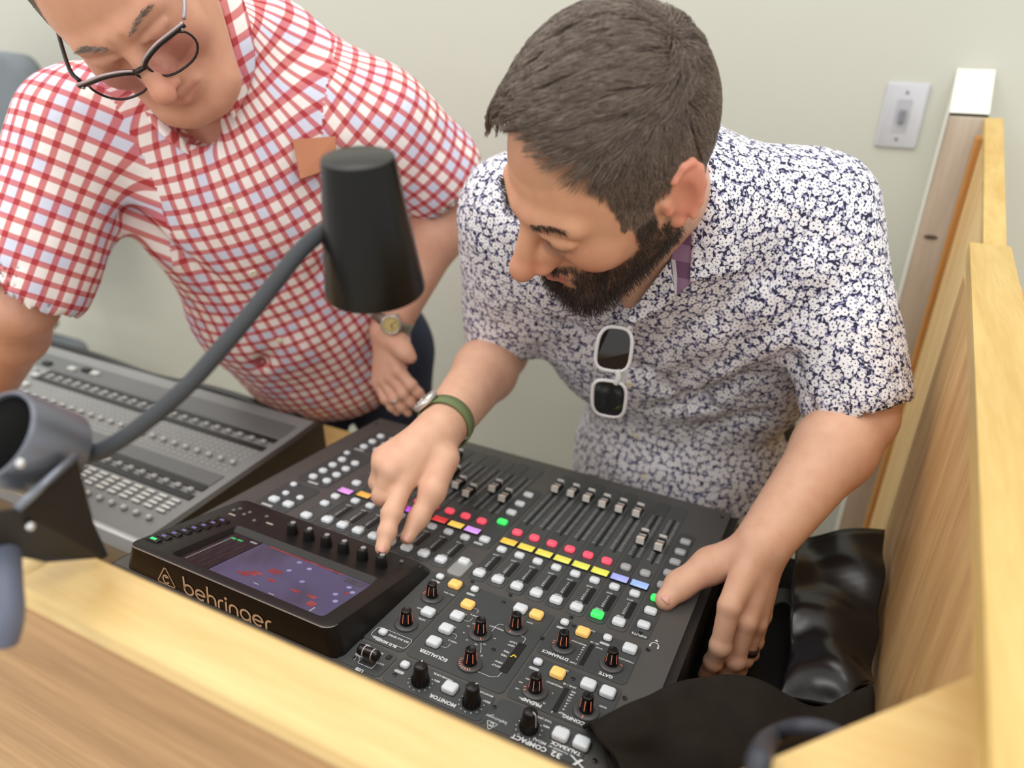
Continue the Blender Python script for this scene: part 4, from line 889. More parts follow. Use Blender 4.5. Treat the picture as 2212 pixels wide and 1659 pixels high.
# hair, beard, brows and lashes as strands rooted in the skin
def grow(V, F, L, mask, n, seed, H, R, sc, fn, m):
    rng = np.random.default_rng(seed); P, N = sample_mesh(V, F, mask, n, rng); l = ((P - H) @ R)/sc; nl = N @ R
    pts = fn(l, nl, rng, m); return H + (pts*sc) @ R.T
CR = np.array((0, -.012, .028)); RAD = np.array((.0755, .097, .097))
def shell(p, off):
    """push points out to at least an offset from the skull ellipsoid"""
    q = (p - CR)/(RAD + off[..., None]); k = np.linalg.norm(q, axis=-1, keepdims=True); return np.where(k < 1, CR + (p - CR)/np.maximum(k, .2), p)
def hair1_paths(l, nl, rng, m):
    n = len(l); x, y, z = l[:, 0], l[:, 1], l[:, 2]
    top = sst(z, .070, .100)*sst(y, -.10, -.05); front = sst(y, .0, .075)
    clump = np.floor((np.arctan2(x, .03 + np.abs(y))*9)) ; jit = rng.normal(0, 1, (n, 3))
    wav = vnoise(l, 55, 3)[:, None]; wav2 = vnoise(l, 55, 8)[:, None]
    dt = np.stack([.55 + .25*front, .95 - .35*front, .10*front], 1) + .16*np.concatenate([wav, wav2, 0*wav], 1)         # swept forward and over to his right
    ds = np.stack([.06*np.sign(x), .30 + .25*wav[:, 0] - .5*(y < -.04), -1.0 + 0*x], 1)
    d = dt*top[:, None] + ds*(1 - top)[:, None] + .06*jit; d /= np.linalg.norm(d, axis=1, keepdims=True)
    ln = (.026 + .044*top*(.75 + .25*rng.random(n)) - .010*(1-top)*sst(-z, -.04, .03))*(1 - .25*rng.random(n)); lift = .0045 + top*(.020 + .022*front) + .0025*(1-top) + .002*wav2[:, 0]*top
    out = [l]; p = l
    for k in range(1, m):
        t = k/(m - 1); st = ln/(m - 1); nn = (p - CR)/RAD**2; nn /= np.linalg.norm(nn, axis=1, keepdims=True)
        dd = d - nn*((d*nn).sum(1, keepdims=True))*(.85); up = nn*(np.clip(1.4 - 2.9*t, -1.0, 1)*(.35 + 1.0*top))[:, None]*.75
        dd = dd/np.linalg.norm(dd, axis=1, keepdims=True) + up; dd /= np.linalg.norm(dd, axis=1, keepdims=True); p = p + dd*st[:, None]
        p = shell(p, lift*min(1, t*2.2)*(.6 + .4*rng.random(n))*.6); out.append(p)
    out = np.stack(out, 1); g = rng.choice(n, 700, False); gi = np.zeros(n, int)
    for c in range(0, n, 3000): gi[c:c+3000] = g[((l[c:c+3000, None] - l[g][None])**2).sum(-1).argmin(1)]
    t = np.linspace(0, 1, m)[None, :, None]; cl = (.25 + .55*top)[:, None, None]*t**.8
    return out*(1 - cl) + (out[gi] + (l - l[gi])[:, None]*.35)*cl
hm = hair1(L1 + np.stack([vnoise(L1, 700, 21 + k)*.0022 for k in range(3)], 1)) > .5
strands('hair', None, grow(V1, F1, L1, hm, 30000, 1, H1, R1, SC1, hair1_paths, 9), .00030, m_hair1, p1).matrix_parent_inverse = Matrix.Translation((-.16, -.57, 0))
def beard_paths(l, nl, rng, m):
    n = len(l); d = nl*.8 + np.array((0, .12, -.85)) + rng.normal(0, .22, (n, 3)); d[:, 0] += .3*np.sign(l[:, 0])*(l[:, 2] > -.065)*(l[:, 1] > .07); d /= np.linalg.norm(d, axis=1, keepdims=True)
    low = sst(-l[:, 2], .05, .10); ln = (.0060 + .0075*low)*(.6 + .6*rng.random(n)); t = np.linspace(0, 1, m)
    return l[:, None] + (d*ln[:, None])[:, None]*t[None, :, None] + (np.array((0, .0, -1.))*(ln*.35)[:, None])[:, None]*(t**2)[None, :, None]
o = strands('beard', None, grow(V1, F1, L1, beard1(L1 + np.stack([vnoise(L1, 600, 31 + k)*.002 for k in range(3)], 1)) > .5, 12000, 2, H1, R1, SC1, beard_paths, 5), .00022, m_beard, p1); at1(o)
def brow_mask(L, zc=.0225):
    x, y, z = np.abs(L[:, 0]), L[:, 1], L[:, 2]; c = zc + .004*np.sin(np.clip((x - .012)/.036, 0, 1)*2.6); return (x > .011)*(x < .046)*(np.abs(z - c) < .0034 - .05*np.clip(x - .03, 0, 1))*(y > .06)*(y < .11)
def brow_paths(l, nl, rng, m):
    d = np.stack([np.sign(l[:, 0])*1.0, 0*l[:, 0], .15 + 0*l[:, 0]], 1) + nl*.25 + rng.normal(0, .15, l.shape); d /= np.linalg.norm(d, axis=1, keepdims=True); t = np.linspace(0, 1, m)
    return l[:, None] + (d*.0075)[:, None]*t[None, :, None]
at1(strands('eyebrows', None, grow(V1, F1, L1, brow_mask(L1) > 0, 260, 3, H1, R1, SC1, brow_paths, 4), .00022, m_beard, p1))
la = []
for x in (1, -1):
    for k in range(34):
        u = -1 + 2*k/33; r = np.array((x*(.0315 + .0125*u), .0925 - .0055*u*u, .0015 + .0012*(1 - u*u))); d = unit((x*u*.5, .9, -.45)); t = np.linspace(0, 1, 4)[:, None]
        la.append(H1 + ((r + d*.0085*t + np.array((0, 0, .0022))*t*t)*SC1) @ R1.T)
at1(strands('eyelashes', None, np.array(la), .00022, m_beard, p1))
# shirt: torso and short sleeves, hollowed at neck and hems
def sleeve(s, sh, el, r0, r1, f=.84):
    e = sh + (el - sh)*f; s.limb(sh, e, r0, r1, .05); s.limb(sh + (e - sh)*.62, el + (el - sh)*.35, r1*.80, r1*1.0, .004, -1); return e
t1 = Sculpt(); t1.ell(CH1, (.196, .122, .175), .05, R=RT1); t1.limb((-.012, .325, 1.125), (.055, .44, .985), .066, .078, .05); t1.ell(np.array(CH1) - AX1*.075 - RT1[:, 1]*.02, (.15, .10, .11), .05, R=RT1); t1.ell(AB1, (.198, .130, .17), .06, R=RT1); t1.ell(np.array(PV1) - (0, .045, .14), (.192, .135, .24), .06); t1.limb((.285, .40, 1.10), (.30, .50, .93), .070, .075, .05); t1.limb((.17, .41, 1.275), (.16, .36, 1.26), .055, .05, .05)
t1.limb(SL*.92 + np.array(NB1)*.08, SR*.92 + np.array(NB1)*.08, .072, .072, .06); t1.limb(NB1, SL*.6 + np.array(NB1)*.4, .062, .06, .05); t1.limb(NB1, SR*.6 + np.array(NB1)*.4, .062, .06, .05)
EsL = sleeve(t1, SL, EL, .073, .068, .90); EsR = sleeve(t1, SR, ER, .076, .064, .80)
fr = -RT1[:, 1]                                                         # chest-forward
for a, b_, r, k in (((.30, .31, 1.15), (.22, .28, 1.02), .012, .02), ((.33, .36, 1.10), (.24, .36, .96), .014, .022), ((.02, .28, 1.12), (.10, .30, 1.02), .012, .02), ((.02, .33, 1.06), (.10, .38, .94), .012, .02), ((.18, .33, .98), (.28, .42, .93), .010, .02)):
    t1.limb(a, b_, r, r*.6, k, -1)
t1.chain([(0.3859,0.3368,1.1166), (0.3254,0.3411,1.0814), (0.2646,0.3552,1.0331), (0.2083,0.3738,0.9822)], [.024, .026, .024, .016], .03)
t1.chain([(0.3434,0.3325,1.1738), (0.2970,0.3259,1.1293), (0.2404,0.3230,1.0784), (0.1935,0.3321,1.0312)], [.020, .022, .022, .014], .03)
for q in ([(0.3444,0.3099,1.0610), (0.2903,0.3391,1.0049), (0.2287,0.3633,0.9463), (0.1734,0.3489,0.9177)], [(0.3177,0.4004,0.9247), (0.2564,0.3964,0.8866), (0.1874,0.3667,0.8715)], [(0.1060,0.2978,1.0018), (0.1578,0.3282,1.0000)]):
    for i in range(len(q) - 1): t1.limb(q[i], q[i+1], .014, .013, .018, -1)
VA = np.array((0.1410,0.2577,1.0988))
t1.limb((0.1913,0.2321,1.2192), VA + fr*.004, .046, .010, .008, -1); t1.limb(NB1, H1*.6 + np.array(NB1)*.4, .070, .072, .008, -1)
Vs, Fs = t1.mesh(.0042, lambda P: (.0022*vnoise(P, 38, 5) + .0012*vnoise(P, 85, 6)).astype(np.float32)); Vs = relax(Vs, Fs, 2, .5)
shirt1 = at1(np_mesh('shirt', Vs, Fs, m_floral, p1))
box_uv(shirt1)
def cloth_part(name, rows, mat, par, inv, th=.0016, wr=.0004):
    o = mesh_obj(name, *patch(rows, 6, 6, th, wr, 5, 60), mat, par, True); o.matrix_parent_inverse = inv; return o
I1 = Matrix.Translation((-.16, -.57, 0))
box_uv(cloth_part('collar', [[(0.2098,0.2537,1.2940), (0.2151,0.2480,1.2532), (0.2212,0.2405,1.2128), (0.2274,0.2306,1.1727)], [(0.2277,0.2530,1.2927), (0.2401,0.2419,1.2563), (0.2486,0.2387,1.2170), (0.2547,0.2427,1.1772)], [(0.2484,0.2640,1.2856), (0.2625,0.2541,1.2541), (0.2712,0.2557,1.2210), (0.2798,0.2612,1.1839)]], m_floral, p1, I1))
t = NT('mauve plaid collar lining'); tc = t.N('TexCoord'); sp_ = t.N('SeparateXYZ'); t.L(tc.outputs['Object'], sp_.inputs[0]); fz = t.M('FRACT', t.M('MULTIPLY', sp_.outputs[2], 26.)); t.col(t.mix(t.M('GREATER_THAN', fz, .5), lin((150, 118, 150)), lin((118, 84, 116)))); t.set(Roughness=.85); m_mauve = t.m
cloth_part('collar_lining', [[(0.2035,0.2648,1.2618), (0.2013,0.2521,1.2238), (0.1989,0.2430,1.1924), (0.2096,0.2397,1.1490)], [(0.2085,0.2586,1.2641), (0.2111,0.2475,1.2250), (0.2121,0.2403,1.1939), (0.2192,0.2367,1.1597)], [(0.2134,0.2531,1.2657), (0.2199,0.2431,1.2272), (0.2243,0.2387,1.1961), (0.2274,0.2372,1.1689)]], m_mauve, p1, I1)
cloth_part('collar_piping', [[(0.1990,0.2425,1.1926), (0.2048,0.2401,1.1714), (0.2099,0.2387,1.1494)], [(0.2043,0.2413,1.1925), (0.2099,0.2394,1.1724), (0.2147,0.2392,1.1547)]], plain('white piping', (214, 212, 222), .85), p1, I1, .002)
box_uv(cloth_part('front_facing', [[(0.1976,0.2426,1.1906), (0.1726,0.2439,1.1462), (0.1466,0.2511,1.1022)], [(0.2038,0.2396,1.1713), (0.1824,0.2482,1.1344), (0.1483,0.2525,1.0988)], [(0.2103,0.2397,1.1485), (0.1910,0.2477,1.1264), (0.1550,0.2512,1.0974)]], m_floral, p1, I1))
m_btn = plain('cream shirt button', (226, 220, 196), .4)
def buttons(sh, pts, par, inv):
    c = cam.matrix_world.translation
    for p in pts:
        d = (Vector(p) - c).normalized(); ok, loc, nor, ix = sh.ray_cast(c, d)
        if ok: o = mesh_obj('button', *xf(frame(loc, x=(.3, .1, .8), z=nor), lathe([(.0052, -.001), (.0056, .0012), (.0046, .0020), (.0030, .0014), (.0004, .0014)], 14)), m_btn, par, True); o.matrix_parent_inverse = inv
buttons(shirt1, ((0.1490,0.2940,0.9914), (0.1717,0.2691,0.9283), (0.1941,0.2506,0.8767)), p1, I1)
# trousers
def legs(name, pv, side, mat, p, inv):
    t = Sculpt(); pv = np.array(pv); s = unit(side); t.ell(pv, (.16, .12, .13), .05, R=np.stack([s, np.cross((0, 0, 1), s), (0, 0, 1)], 1))
    for x in (1, -1): h = pv + s*x*.09 - np.array((0, 0, .05)); t.limb(h, h*np.array((1, 1, 0)) + np.array((0, -.01, .47)), .088, .062, .05); t.limb(h*np.array((1, 1, 0)) + np.array((0, -.01, .47)), h*np.array((1, 1, 0)) + np.array((0, 0.01, .05)), .062, .05, .03)
    V, F = t.mesh(.012); o = np_mesh(name, relax(V, F, 1), F, mat, p); o.matrix_parent_inverse = Matrix.Translation((-inv[0], -inv[1], 0)); return o
legs('trousers', PV1, (1, .1, 0), m_trou, p1, (.16, .57))
def shoe(p, x, y, inv, mat):
    t = Sculpt(); t.limb((x, y, .05), (x, y - .12, .035), .045, .04, .02); t.limb((x, y + .02, .06), (x, y + .02, .1), .045, .04, .02); t.half((0, 0, .0), (0, 0, -1)); V, F = t.mesh(.01); o = np_mesh('shoe', V, F, mat, p); o.matrix_parent_inverse = Matrix.Translation((-inv[0], -inv[1], 0))
m_shoe = plain('dark leather shoe', (40, 34, 30), .5)
for x in (.07, .255): shoe(p1, x, .585, (.16, .57), m_shoe)

# ================================================================ second person: red check shirt
H2 = np.array((-.410, .056, 1.471)); R2 = np.array([[-.80, .595, .06], [-.405, -.47, -.785], [-.435, -.65, .62]]); q_, _ = np.linalg.qr(R2); R2 = q_*np.sign(np.diag(q_.T @ R2)); SC2 = 1.05
NB2 = np.array((-.445, .215, 1.365)); A2 = np.array((-.285, .36, 1.295)); B2 = np.array((-.600, .095, 1.295))   # his left and right shoulders
EA, EB = np.array((-0.2216,0.4638,1.1884)), np.array((-0.6276,-0.0395,1.0897)); WA, WB = np.array((-0.3085,0.3647,0.9571)), np.array((-.87, .0, .875))
CH2 = np.array((-.455, .262, 1.185)); AB2 = np.array((-.505, .352, .99)); PV2 = np.array((-.515, .45, .85)); AX2 = unit(PV2 - NB2); SX2 = unit(A2 - B2); SX2 = unit(SX2 - AX2*(SX2 @ AX2)); RT2 = np.stack([SX2, np.cross(-AX2, SX2), -AX2], 1)
p2 = empty('person', loc=(-.51, .45, 0), label='man with black framed glasses in a red and white checked shirt, hand on hip', cat='person')
I2 = Matrix.Translation((.51, -.45, 0))
def at2(o): o.matrix_parent_inverse = I2; return o
b = Sculpt(); head(b, H2, R2, SC2, 1.0, NB2, .062)
b.at(); b.ell(CH2, (.155, .10, .15), .03, R=RT2); b.limb(NB2, A2*.75 + NB2*.25, .055, .045, .04); b.limb(NB2, B2*.75 + NB2*.25, .055, .045, .04)
for s_, e_, w_ in ((A2, EA, WA), (B2, EB, WB)):
    b.limb(s_, e_, .056, .046, .03); m_ = e_ + (w_ - e_)*.28; b.limb(e_, m_, .045, .048, .02); b.limb(m_, w_, .048, .032, .02)
hand(b, WA, [(-0.2717,0.3379,0.9007), (-0.2863,0.3350,0.8862), (-0.3020,0.3339,0.8758), (-0.3190,0.3347,0.8697)],
     [[(-0.2451,0.3329,0.8803), (-0.2343,0.3367,0.8667), (-0.2251,0.3404,0.8545)], [(-0.2589,0.3288,0.8628), (-0.2469,0.3322,0.8476), (-0.2369,0.3362,0.8352)], [(-0.2766,0.3250,0.8494), (-0.2646,0.3283,0.8341), (-0.2547,0.3326,0.8223)], [(-0.2966,0.3250,0.8445), (-0.2859,0.3276,0.8291), (-0.2777,0.3315,0.8179)]],
     [(-0.2835,0.3522,0.9468), (-0.2672,0.3443,0.9411), (-0.2555,0.3402,0.9348), (-0.2468,0.3405,0.9278)])
hand(b, WB, [(-.845, -.065, .84), (-.868, -.072, .842), (-.891, -.07, .84), (-.910, -.06, .836)],
     [[(-.838, -.105, .832), (-.834, -.128, .824), (-.832, -.148, .818)], [(-.868, -.115, .833), (-.868, -.142, .825), (-.868, -.164, .818)], [(-.896, -.112, .832), (-.899, -.137, .824), (-.901, -.156, .818)], [(-.92, -.095, .829), (-.926, -.115, .823), (-.930, -.130, .818)]],
     [(-.848, -.02, .86), (-.820, -.05, .845), (-.802, -.075, .832), (-.790, -.094, .824)])
V2, F2 = b.mesh(.0027); V2 = relax(V2, F2, 1, .35)
def hair2(L):
    x, y, z = np.abs(L[:, 0]), L[:, 1], L[:, 2]
    side = sst(.030 + .022*sst(z, .02, .05) - y, -.004, .006)*sst(z - np.where(y > -.022, .030 - .9*np.clip(y, 0, .03), np.where(y > -.05, .030 - 2.6*(-.022 - y), -.05)), -.003, .004)
    top = sst(z - (.088 - .3*np.clip(y - .05, 0, 1)), -.002, .004); return np.clip(np.where(y > .053, top, np.maximum(side, top)), 0, 1)*(np.linalg.norm(L, axis=1) < .17)*np.where((x > .0765) & (z < .045) & (y > -.05), 0, 1)
C2, L2 = tone(V2, H2, R2, SC2, (218, 170, 146), (206, 152, 124), (206, 130, 112), (198, 138, 118), (120, 104, 94), hair2)
body2 = at2(np_mesh('body', V2, F2, m_skin2, p2)); vcol(body2, 'tone', C2)
at2(strands('hair', None, grow(V2, F2, L2, hair2(L2) > .55, 9000, 5, H2, R2, SC2, lambda l, nl, r, m: hair1_paths(l, nl, r, m)*.35 + l[:, None]*.65, 7), .00034, m_hair2, p2))
at2(strands('eyebrows', None, grow(V2, F2, L2, brow_mask(L2) > 0, 260, 6, H2, R2, SC2, brow_paths, 4), .00018, m_hair2, p2))
t2 = Sculpt(); t2.ell(CH2, (.192, .128, .19), .05, R=RT2); t2.ell(AB2, (.185, .145, .19), .07, R=RT2); t2.ell(PV2, (.185, .148, .15), .06, R=RT2)
t2.limb(A2*.9 + NB2*.1, B2*.9 + NB2*.1, .074, .074, .06); t2.limb(NB2, A2*.6 + NB2*.4, .062, .06, .05); t2.limb(NB2, B2*.6 + NB2*.4, .062, .06, .05); t2.limb(NB2 + np.array((.03, .05, .055)), A2*.55 + NB2*.45 + np.array((0, .02, .035)), .066, .062, .05); t2.limb(NB2 + np.array((0, .03, .0)), NB2*.62 + H2*.38 + np.array((.0, .03, .0)), .080, .072, .03)
sleeve(t2, A2, EA, .080, .080, .70); sleeve(t2, B2, EB, .082, .080, .86)
fr2 = -RT2[:, 1]; VB = (-0.3857,0.1354,1.2824)
for a, b_, r, k in ((B2 + np.array((.06, .0, -.10)), CH2 + fr2*.13 - np.array((.05, 0, .1)), .012, .025), (A2 + np.array((-.05, -.04, -.12)), CH2 + fr2*.12 + np.array((.05, 0, -.14)), .012, .025), (CH2 + fr2*.13 + np.array((.0, 0, -.16)), AB2 + fr2*.15 + np.array((-.08, 0, -.02)), .010, .025)): t2.limb(a, b_, r, r*.6, k, -1)
t2.limb((-0.4039,0.1212,1.3234), np.array(VB), .036, .007, .006, -1); t2.limb(NB2 + np.array((.01, -.06, -.01)), (-0.4302,0.1470,1.3143), .050, .03, .008, -1); t2.limb(NB2, H2*.75 + NB2*.25, .070, .074, .006, -1)
Vq, Fq = t2.mesh(.0052, lambda P: (.0024*vnoise(P, 34, 15) + .0012*vnoise(P, 75, 16)).astype(np.float32)); Vq = relax(Vq, Fq, 2, .5)
shirt2 = at2(np_mesh('shirt', Vq, Fq, m_ging, p2))
fabric_uv(shirt2, [(NB2 - AX2*.12, PV2 + AX2*.1, fr2, .165, 0, .12), (A2, EA, A2 - B2, .082, .5, .09), (B2, EB, B2 - A2, .082, .9, .09)], Vq, Fq, -.16)
def ging_part(name, rows):
    o = cloth_part(name, rows, m_ging, p2, I2, .002, .0004); me = o.data; V = np.array([v.co for v in me.vertices]); l = me.uv_layers.new(name='cloth')
    a = unit(V[6] - V[0]); 
    for lp_ in me.loops: q = V[lp_.vertex_index]; l.data[lp_.index].uv = (float(q @ SX2), float(q @ AX2))
ging_part('collar', [[(-0.3640,0.1517,1.4677), (-0.3522,0.1510,1.4215), (-0.3491,0.1480,1.3851), (-0.3616,0.1380,1.3408)], [(-0.3628,0.1731,1.4692), (-0.3486,0.1671,1.4202), (-0.3483,0.1618,1.3801), (-0.3616,0.1409,1.3328)], [(-0.3652,0.1928,1.4707), (-0.3466,0.1822,1.4189), (-0.3493,0.1765,1.3760), (-0.3619,0.1430,1.3236)]])
ging_part('collar', [[(-0.4874,0.1043,1.3430), (-0.4495,0.1024,1.3226), (-0.4190,0.1086,1.2988)], [(-0.4697,0.0986,1.3332), (-0.4355,0.0955,1.3118), (-0.4134,0.1047,1.2916)], [(-0.4582,0.0934,1.3231), (-0.4257,0.0914,1.3006), (-0.4082,0.1024,1.2831)]])
buttons(shirt2, ((-0.4013,0.1484,1.2046), (-0.3534,0.1266,1.1256), (-0.3022,0.1041,1.0426)), p2, I2)
legs('jeans', PV2 + np.array((.02, .02, .02)), (.8, .6, 0), m_denim, p2, (-.51, .45))
for x, y in ((-.575, .42), (-.42, .53)): shoe(p2, x, y, (-.51, .45), m_shoe)

# ---------------------------------------------------------------- gooseneck lamp clamped to the front wall
m_lamp = plain('satin black metal', (11, 11, 11), .3, spec=.28); m_neck = plain('grey black rubber', (54, 57, 62), .6); m_graym = plain('grey metal cylinder', (120, 124, 134), .35, .75); m_dk = plain('dark bracket metal', (46, 42, 38), .45, .4)
LA, LB = Vector((0.0838,-0.1828,1.3632)), Vector((0.0783,-0.1686,1.2657)); lamp = empty('desk_lamp', loc=LB, label='black gooseneck desk lamp with a conical shade, clamped to the front half wall', cat='lamp')
def lpart(name, VF, mat, sm=False, par=None): return mesh_obj(name, [tuple(Vector(v) - LB) for v in VF[0]], VF[1], mat, par or lamp, sm)
az = (LA - LB).normalized(); hl = (LA - LB).length; FM = frame(LB, x=(1, .3, 0), z=az)
sh = lpart('lamp_shade', xf(FM, lathe([(.0358, 0), (.0366, .0006), (.0368, .002), (.0248, hl - .0015), (.0242, hl), (.0235, hl + .0003), (.0003, hl + .0003), (.0003, hl - .002), (.0220, hl - .003), (.0350, .002)], 48)), m_lamp, True); sh.data.set_sharp_from_angle(angle=.6)
gp = crv([(0.0655,-0.1804,1.3150), (0.0590,-0.1841,1.3141), (0.0526,-0.1930,1.3105), (0.0426,-0.2078,1.2974), (0.0281,-0.2334,1.2693), (0.0125,-0.2591,1.2419), (-0.0039,-0.2824,1.2171), (-0.0246,-0.3051,1.1951), (-0.0458,-0.3222,1.1788), (-0.0704,-0.3303,1.1679)], 6)
lpart('gooseneck', tube(gp, .0060, 14), m_neck, True)
lpart('neck_collar', tube([(0.0645,-0.1798,1.3147), (0.0604,-0.1833,1.3144)], .0068, 14), m_lamp, True)
ca, cb = Vector((-0.0778,-0.3378,1.1720)), Vector((-0.0790,-0.3692,1.2056)); CMb = frame(ca, x=(0, 0, 1), z=(cb - ca)); cl = (cb - ca).length
lpart('base_cylinder', xf(CMb, lathe([(.004, 0), (.0300, 0), (.0318, .002), (.0318, cl - .002), (.0305, cl), (.0285, cl), (.0275, cl - .004), (.004, cl - .004)], 40)), m_graym, True).data.set_sharp_from_angle(angle=.6)
lpart('end_disc', xf(CMb @ Matrix.Translation((0, 0, cl - .0035)), lathe([(.0005, 0), (.0272, 0), (.0272, .001), (.0005, .001)], 30)), plain('flat black disc', (12, 12, 12), .9, spec=.1), True)
def slab(pts, th):
    n = Vector((np.cross(np.subtract(pts[1], pts[0]), np.subtract(pts[2], pts[0])))).normalized()*th
    return loft([[tuple(Vector(p)) for p in pts], [tuple(Vector(p) + n) for p in pts]])
lpart('bracket_plate', slab([(-0.0383,-0.3471,1.1878), (-0.0350,-0.3529,1.1091), (-0.0421,-0.3839,1.1264), (-0.0482,-0.3976,1.1404), (-0.0517,-0.4153,1.1562), (-0.0459,-0.4103,1.1820), (-0.0374,-0.3913,1.1753)], .003), m_dk)
lpart('bracket_lip', tube([(-0.0364,-0.3484,1.1905), (-0.0341,-0.3718,1.1848), (-0.0337,-0.3927,1.1783)], .0030, 8), m_graym, True)
for x, y, d in ((66,1137,.478), (45,1000,.452)):
    c = Vector((-0.0334,-0.3890,1.1627)) if y == 1137 else Vector((-0.0312,-0.3830,1.2064)); lpart('bolt', xf(frame(c, x=(1, 0, 0), z=(cam.matrix_world.translation - c)), lathe([(.0008, .003), (.0024, .0026), (.003, .001), (.003, -.004)], 12)), plain('bright bolt', (200, 200, 200), .25, .9), True)
lpart('clamp_jaw', tube(crv([(-0.0733,-0.3861,1.1492), (-0.0359,-0.4119,1.1379), (-0.0206,-0.4242,1.1252), (-0.0205,-0.4319,1.1116)], 5), .010, 12), plain('blue grey jaw', (92, 98, 116), .5), True)
lpart('clamp_foot', slab([(-0.0707,-0.3390,1.1376), (-0.0520,-0.3440,1.0953), (-0.0641,-0.3430,1.0854), (-0.0846,-0.3383,1.1243)], .004), m_lamp)
# ---------------------------------------------------------------- old mixer at the left
old = empty('mixing_console', loc=(-.75, .08, .74), label='older grey mixing desk with dark fader rows, partly behind the lamp arm', cat='mixing console')
OX0, OX1, OY0, OY1, OZ = -1.30, -.392, -.125, .262, .80
def op(name, VF, mat, sm=False): return mesh_obj(name, [(x + .75, y - .08, z - .74) for x, y, z in VF[0]], VF[1], mat, old, sm)
m_old = plain('mid grey painted steel', (128, 130, 130), .5); m_oldd = plain('darker grey band', (98, 100, 101), .5)
prof = [(-.118, .742), (-.122, .775), (-.118, .790), (-.106, .798), (-.09, OZ), (.20, OZ + .001), (.26, OZ + .003), (.266, OZ - .002), (.266, .742)]
op('case', loft([[(x, y, z) for y, z in prof] for x in (OX0, OX1 - .012)]), m_old, True).data.set_sharp_from_angle(angle=.7)
op('side_cheek', loft([[(x, y, z + (.002 if z > .76 else 0)) for y, z in prof] for x in (OX1 - .012, OX1)]), plain('dark brown cheek', (52, 46, 40), .5))
def orow(name, y0, y1, mat, x0=OX0 + .02, x1=OX1 - .03, z=.0022): op(name, bbox(x0, x1, y0, y1, OZ - .001, OZ + z, .0005), mat)
for y0, y1 in ((.174, .187), (.146, .159), (-.005, .007), (.020, .034)): orow('dark_channel_with_shade', y0, y1, m_well, -1.02, OX1 - .03)  # black grooves, thickened so the bars also stand for their shadow
op('front_edge_highlight', tube([(OX0 + .01, -.100, .7895), (OX1 - .013, -.100, .7895)], .0105, 14), plain('painted edge highlight', (188, 190, 190), .35, .3), True)  # specular highlight on the rounded near edge, painted as a lighter strip
orow('grey_band', .19, .235, m_oldd); orow('grey_band', .036, .065, m_oldd)
kd = {}
def orep(name, x, y, key_, VF, mat):
    if key_ not in kd:
        me = bpy.data.meshes.new(name); me.from_pydata(VF[0], [], VF[1]); me.materials.append(mat); me.polygons.foreach_set('use_smooth', [True]*len(me.polygons)); kd[key_] = me
    o = mesh_obj(name, 0, 0, None, old, data=kd[key_]); o.location = (x + .75, y - .08, OZ - .74 + .0016); return o
m_dot = plain('light grey cap', (186, 188, 186), .5); m_dot2 = plain('pale key cap', (206, 208, 204), .5)
for i in range(24):
    x = OX1 - .045 - i*.0262
    orep('fader_cap', x, .167, 'fc', key(.010, .008, 0, .006, .001, .001, 1), plain('grey fader tip', (158, 160, 158), .5)); orep('fader_cap', x, .013, 'fc', None, None)
    for k, y in enumerate((-.015, -.024, -.033, -.042)): orep('channel_key', x, y, 'ck', key(.016, .005, 0, .003, .0008, .0006, 1), m_dot2) if i < 22 else 0
    orep('dial', x, -.062, 'dl', lathe([(.0048, 0), (.0044, .005), (.0036, .006), (.0005, .006)], 10), m_dot); orep('dial', x, .098, 'dl', None, None)
mb = MB()
for i in range(60):
    for y in (.078, .088, .112, .122, .132, .142): mb.add(*bbox(OX1 - .04 - i*.0128 - .004, OX1 - .04 - i*.0128 + .002, y - .0015, y + .0015, OZ + .0005, OZ + .0018))
tag(op('channel_marks', (mb.V, mb.F), plain('pale legend grey', (160, 162, 160), .6)), kind='stuff')
for x, y in ((-1.0, .12), (-1.02, .155), (-1.05, .20), (-1.07, .16), (-1.09, .12), (-.98, .205), (-1.11, .19), (-1.04, .09), (-1.08, .06), (-.95, .215), (-.92, .212)):
    op('switch_block', bbox(x - .010, x + .010, y - .006, y + .006, OZ, OZ + .008, .001), m_dot if (x*100 % 2) < 1 else m_well)
# black cable behind the mixer
tag(mesh_obj('power_cable', *tube(crv([(-1.5, .32, .752), (-1.1, .315, .765), (-.9, .318, .752), (-.7, .316, .764), (-.5, .318, .752)], 6), .011, 8), m_blk, None, True), 'black cable lying along the back edge of the desk behind the older mixer', 'cable')
# ---------------------------------------------------------------- black console cover, pushed down beside the console
m_felt = plain('matte black felt', (40, 36, 32), .95, spec=.1, var=.3); m_vin = plain('shiny black vinyl', (24, 25, 28), .26, spec=.6)
cov = empty('dust_cover', loc=(.40, -.05, .76), label='black dust cover bunched between the console and the right half wall', cat='cover')
def cvp(name, VF, mat): return mesh_obj(name, [(min(x, .5195) - .40, y + .05, z - .76) for x, y, z in VF[0]], VF[1], mat, cov, True)
ridge = [(0.2719,-0.1670,0.8895), (0.2903,-0.1409,0.8959), (0.3169,-0.1090,0.8995), (0.3567,-0.0635,0.8900), (0.3952,-0.0477,0.8860), (0.4485,-0.0395,0.8720), (0.4925,0.0002,0.8840)]
r2 = [(0.2808,-0.1784,0.8951), (0.3087,-0.1609,0.9028), (0.3360,-0.1315,0.8960), (0.3707,-0.1072,0.9000), (0.4046,-0.0922,0.8960), (0.4504,-0.0756,0.8800), (0.4959,-0.0302,0.8800)]
r3 = [(0.3002,-0.1880,0.8904), (0.3231,-0.1694,0.8860), (0.3516,-0.1584,0.8900), (0.3832,-0.1443,0.8920), (0.4148,-0.1255,0.8880), (0.4565,-0.1003,0.8700), (0.5050,-0.0550,0.8680)]
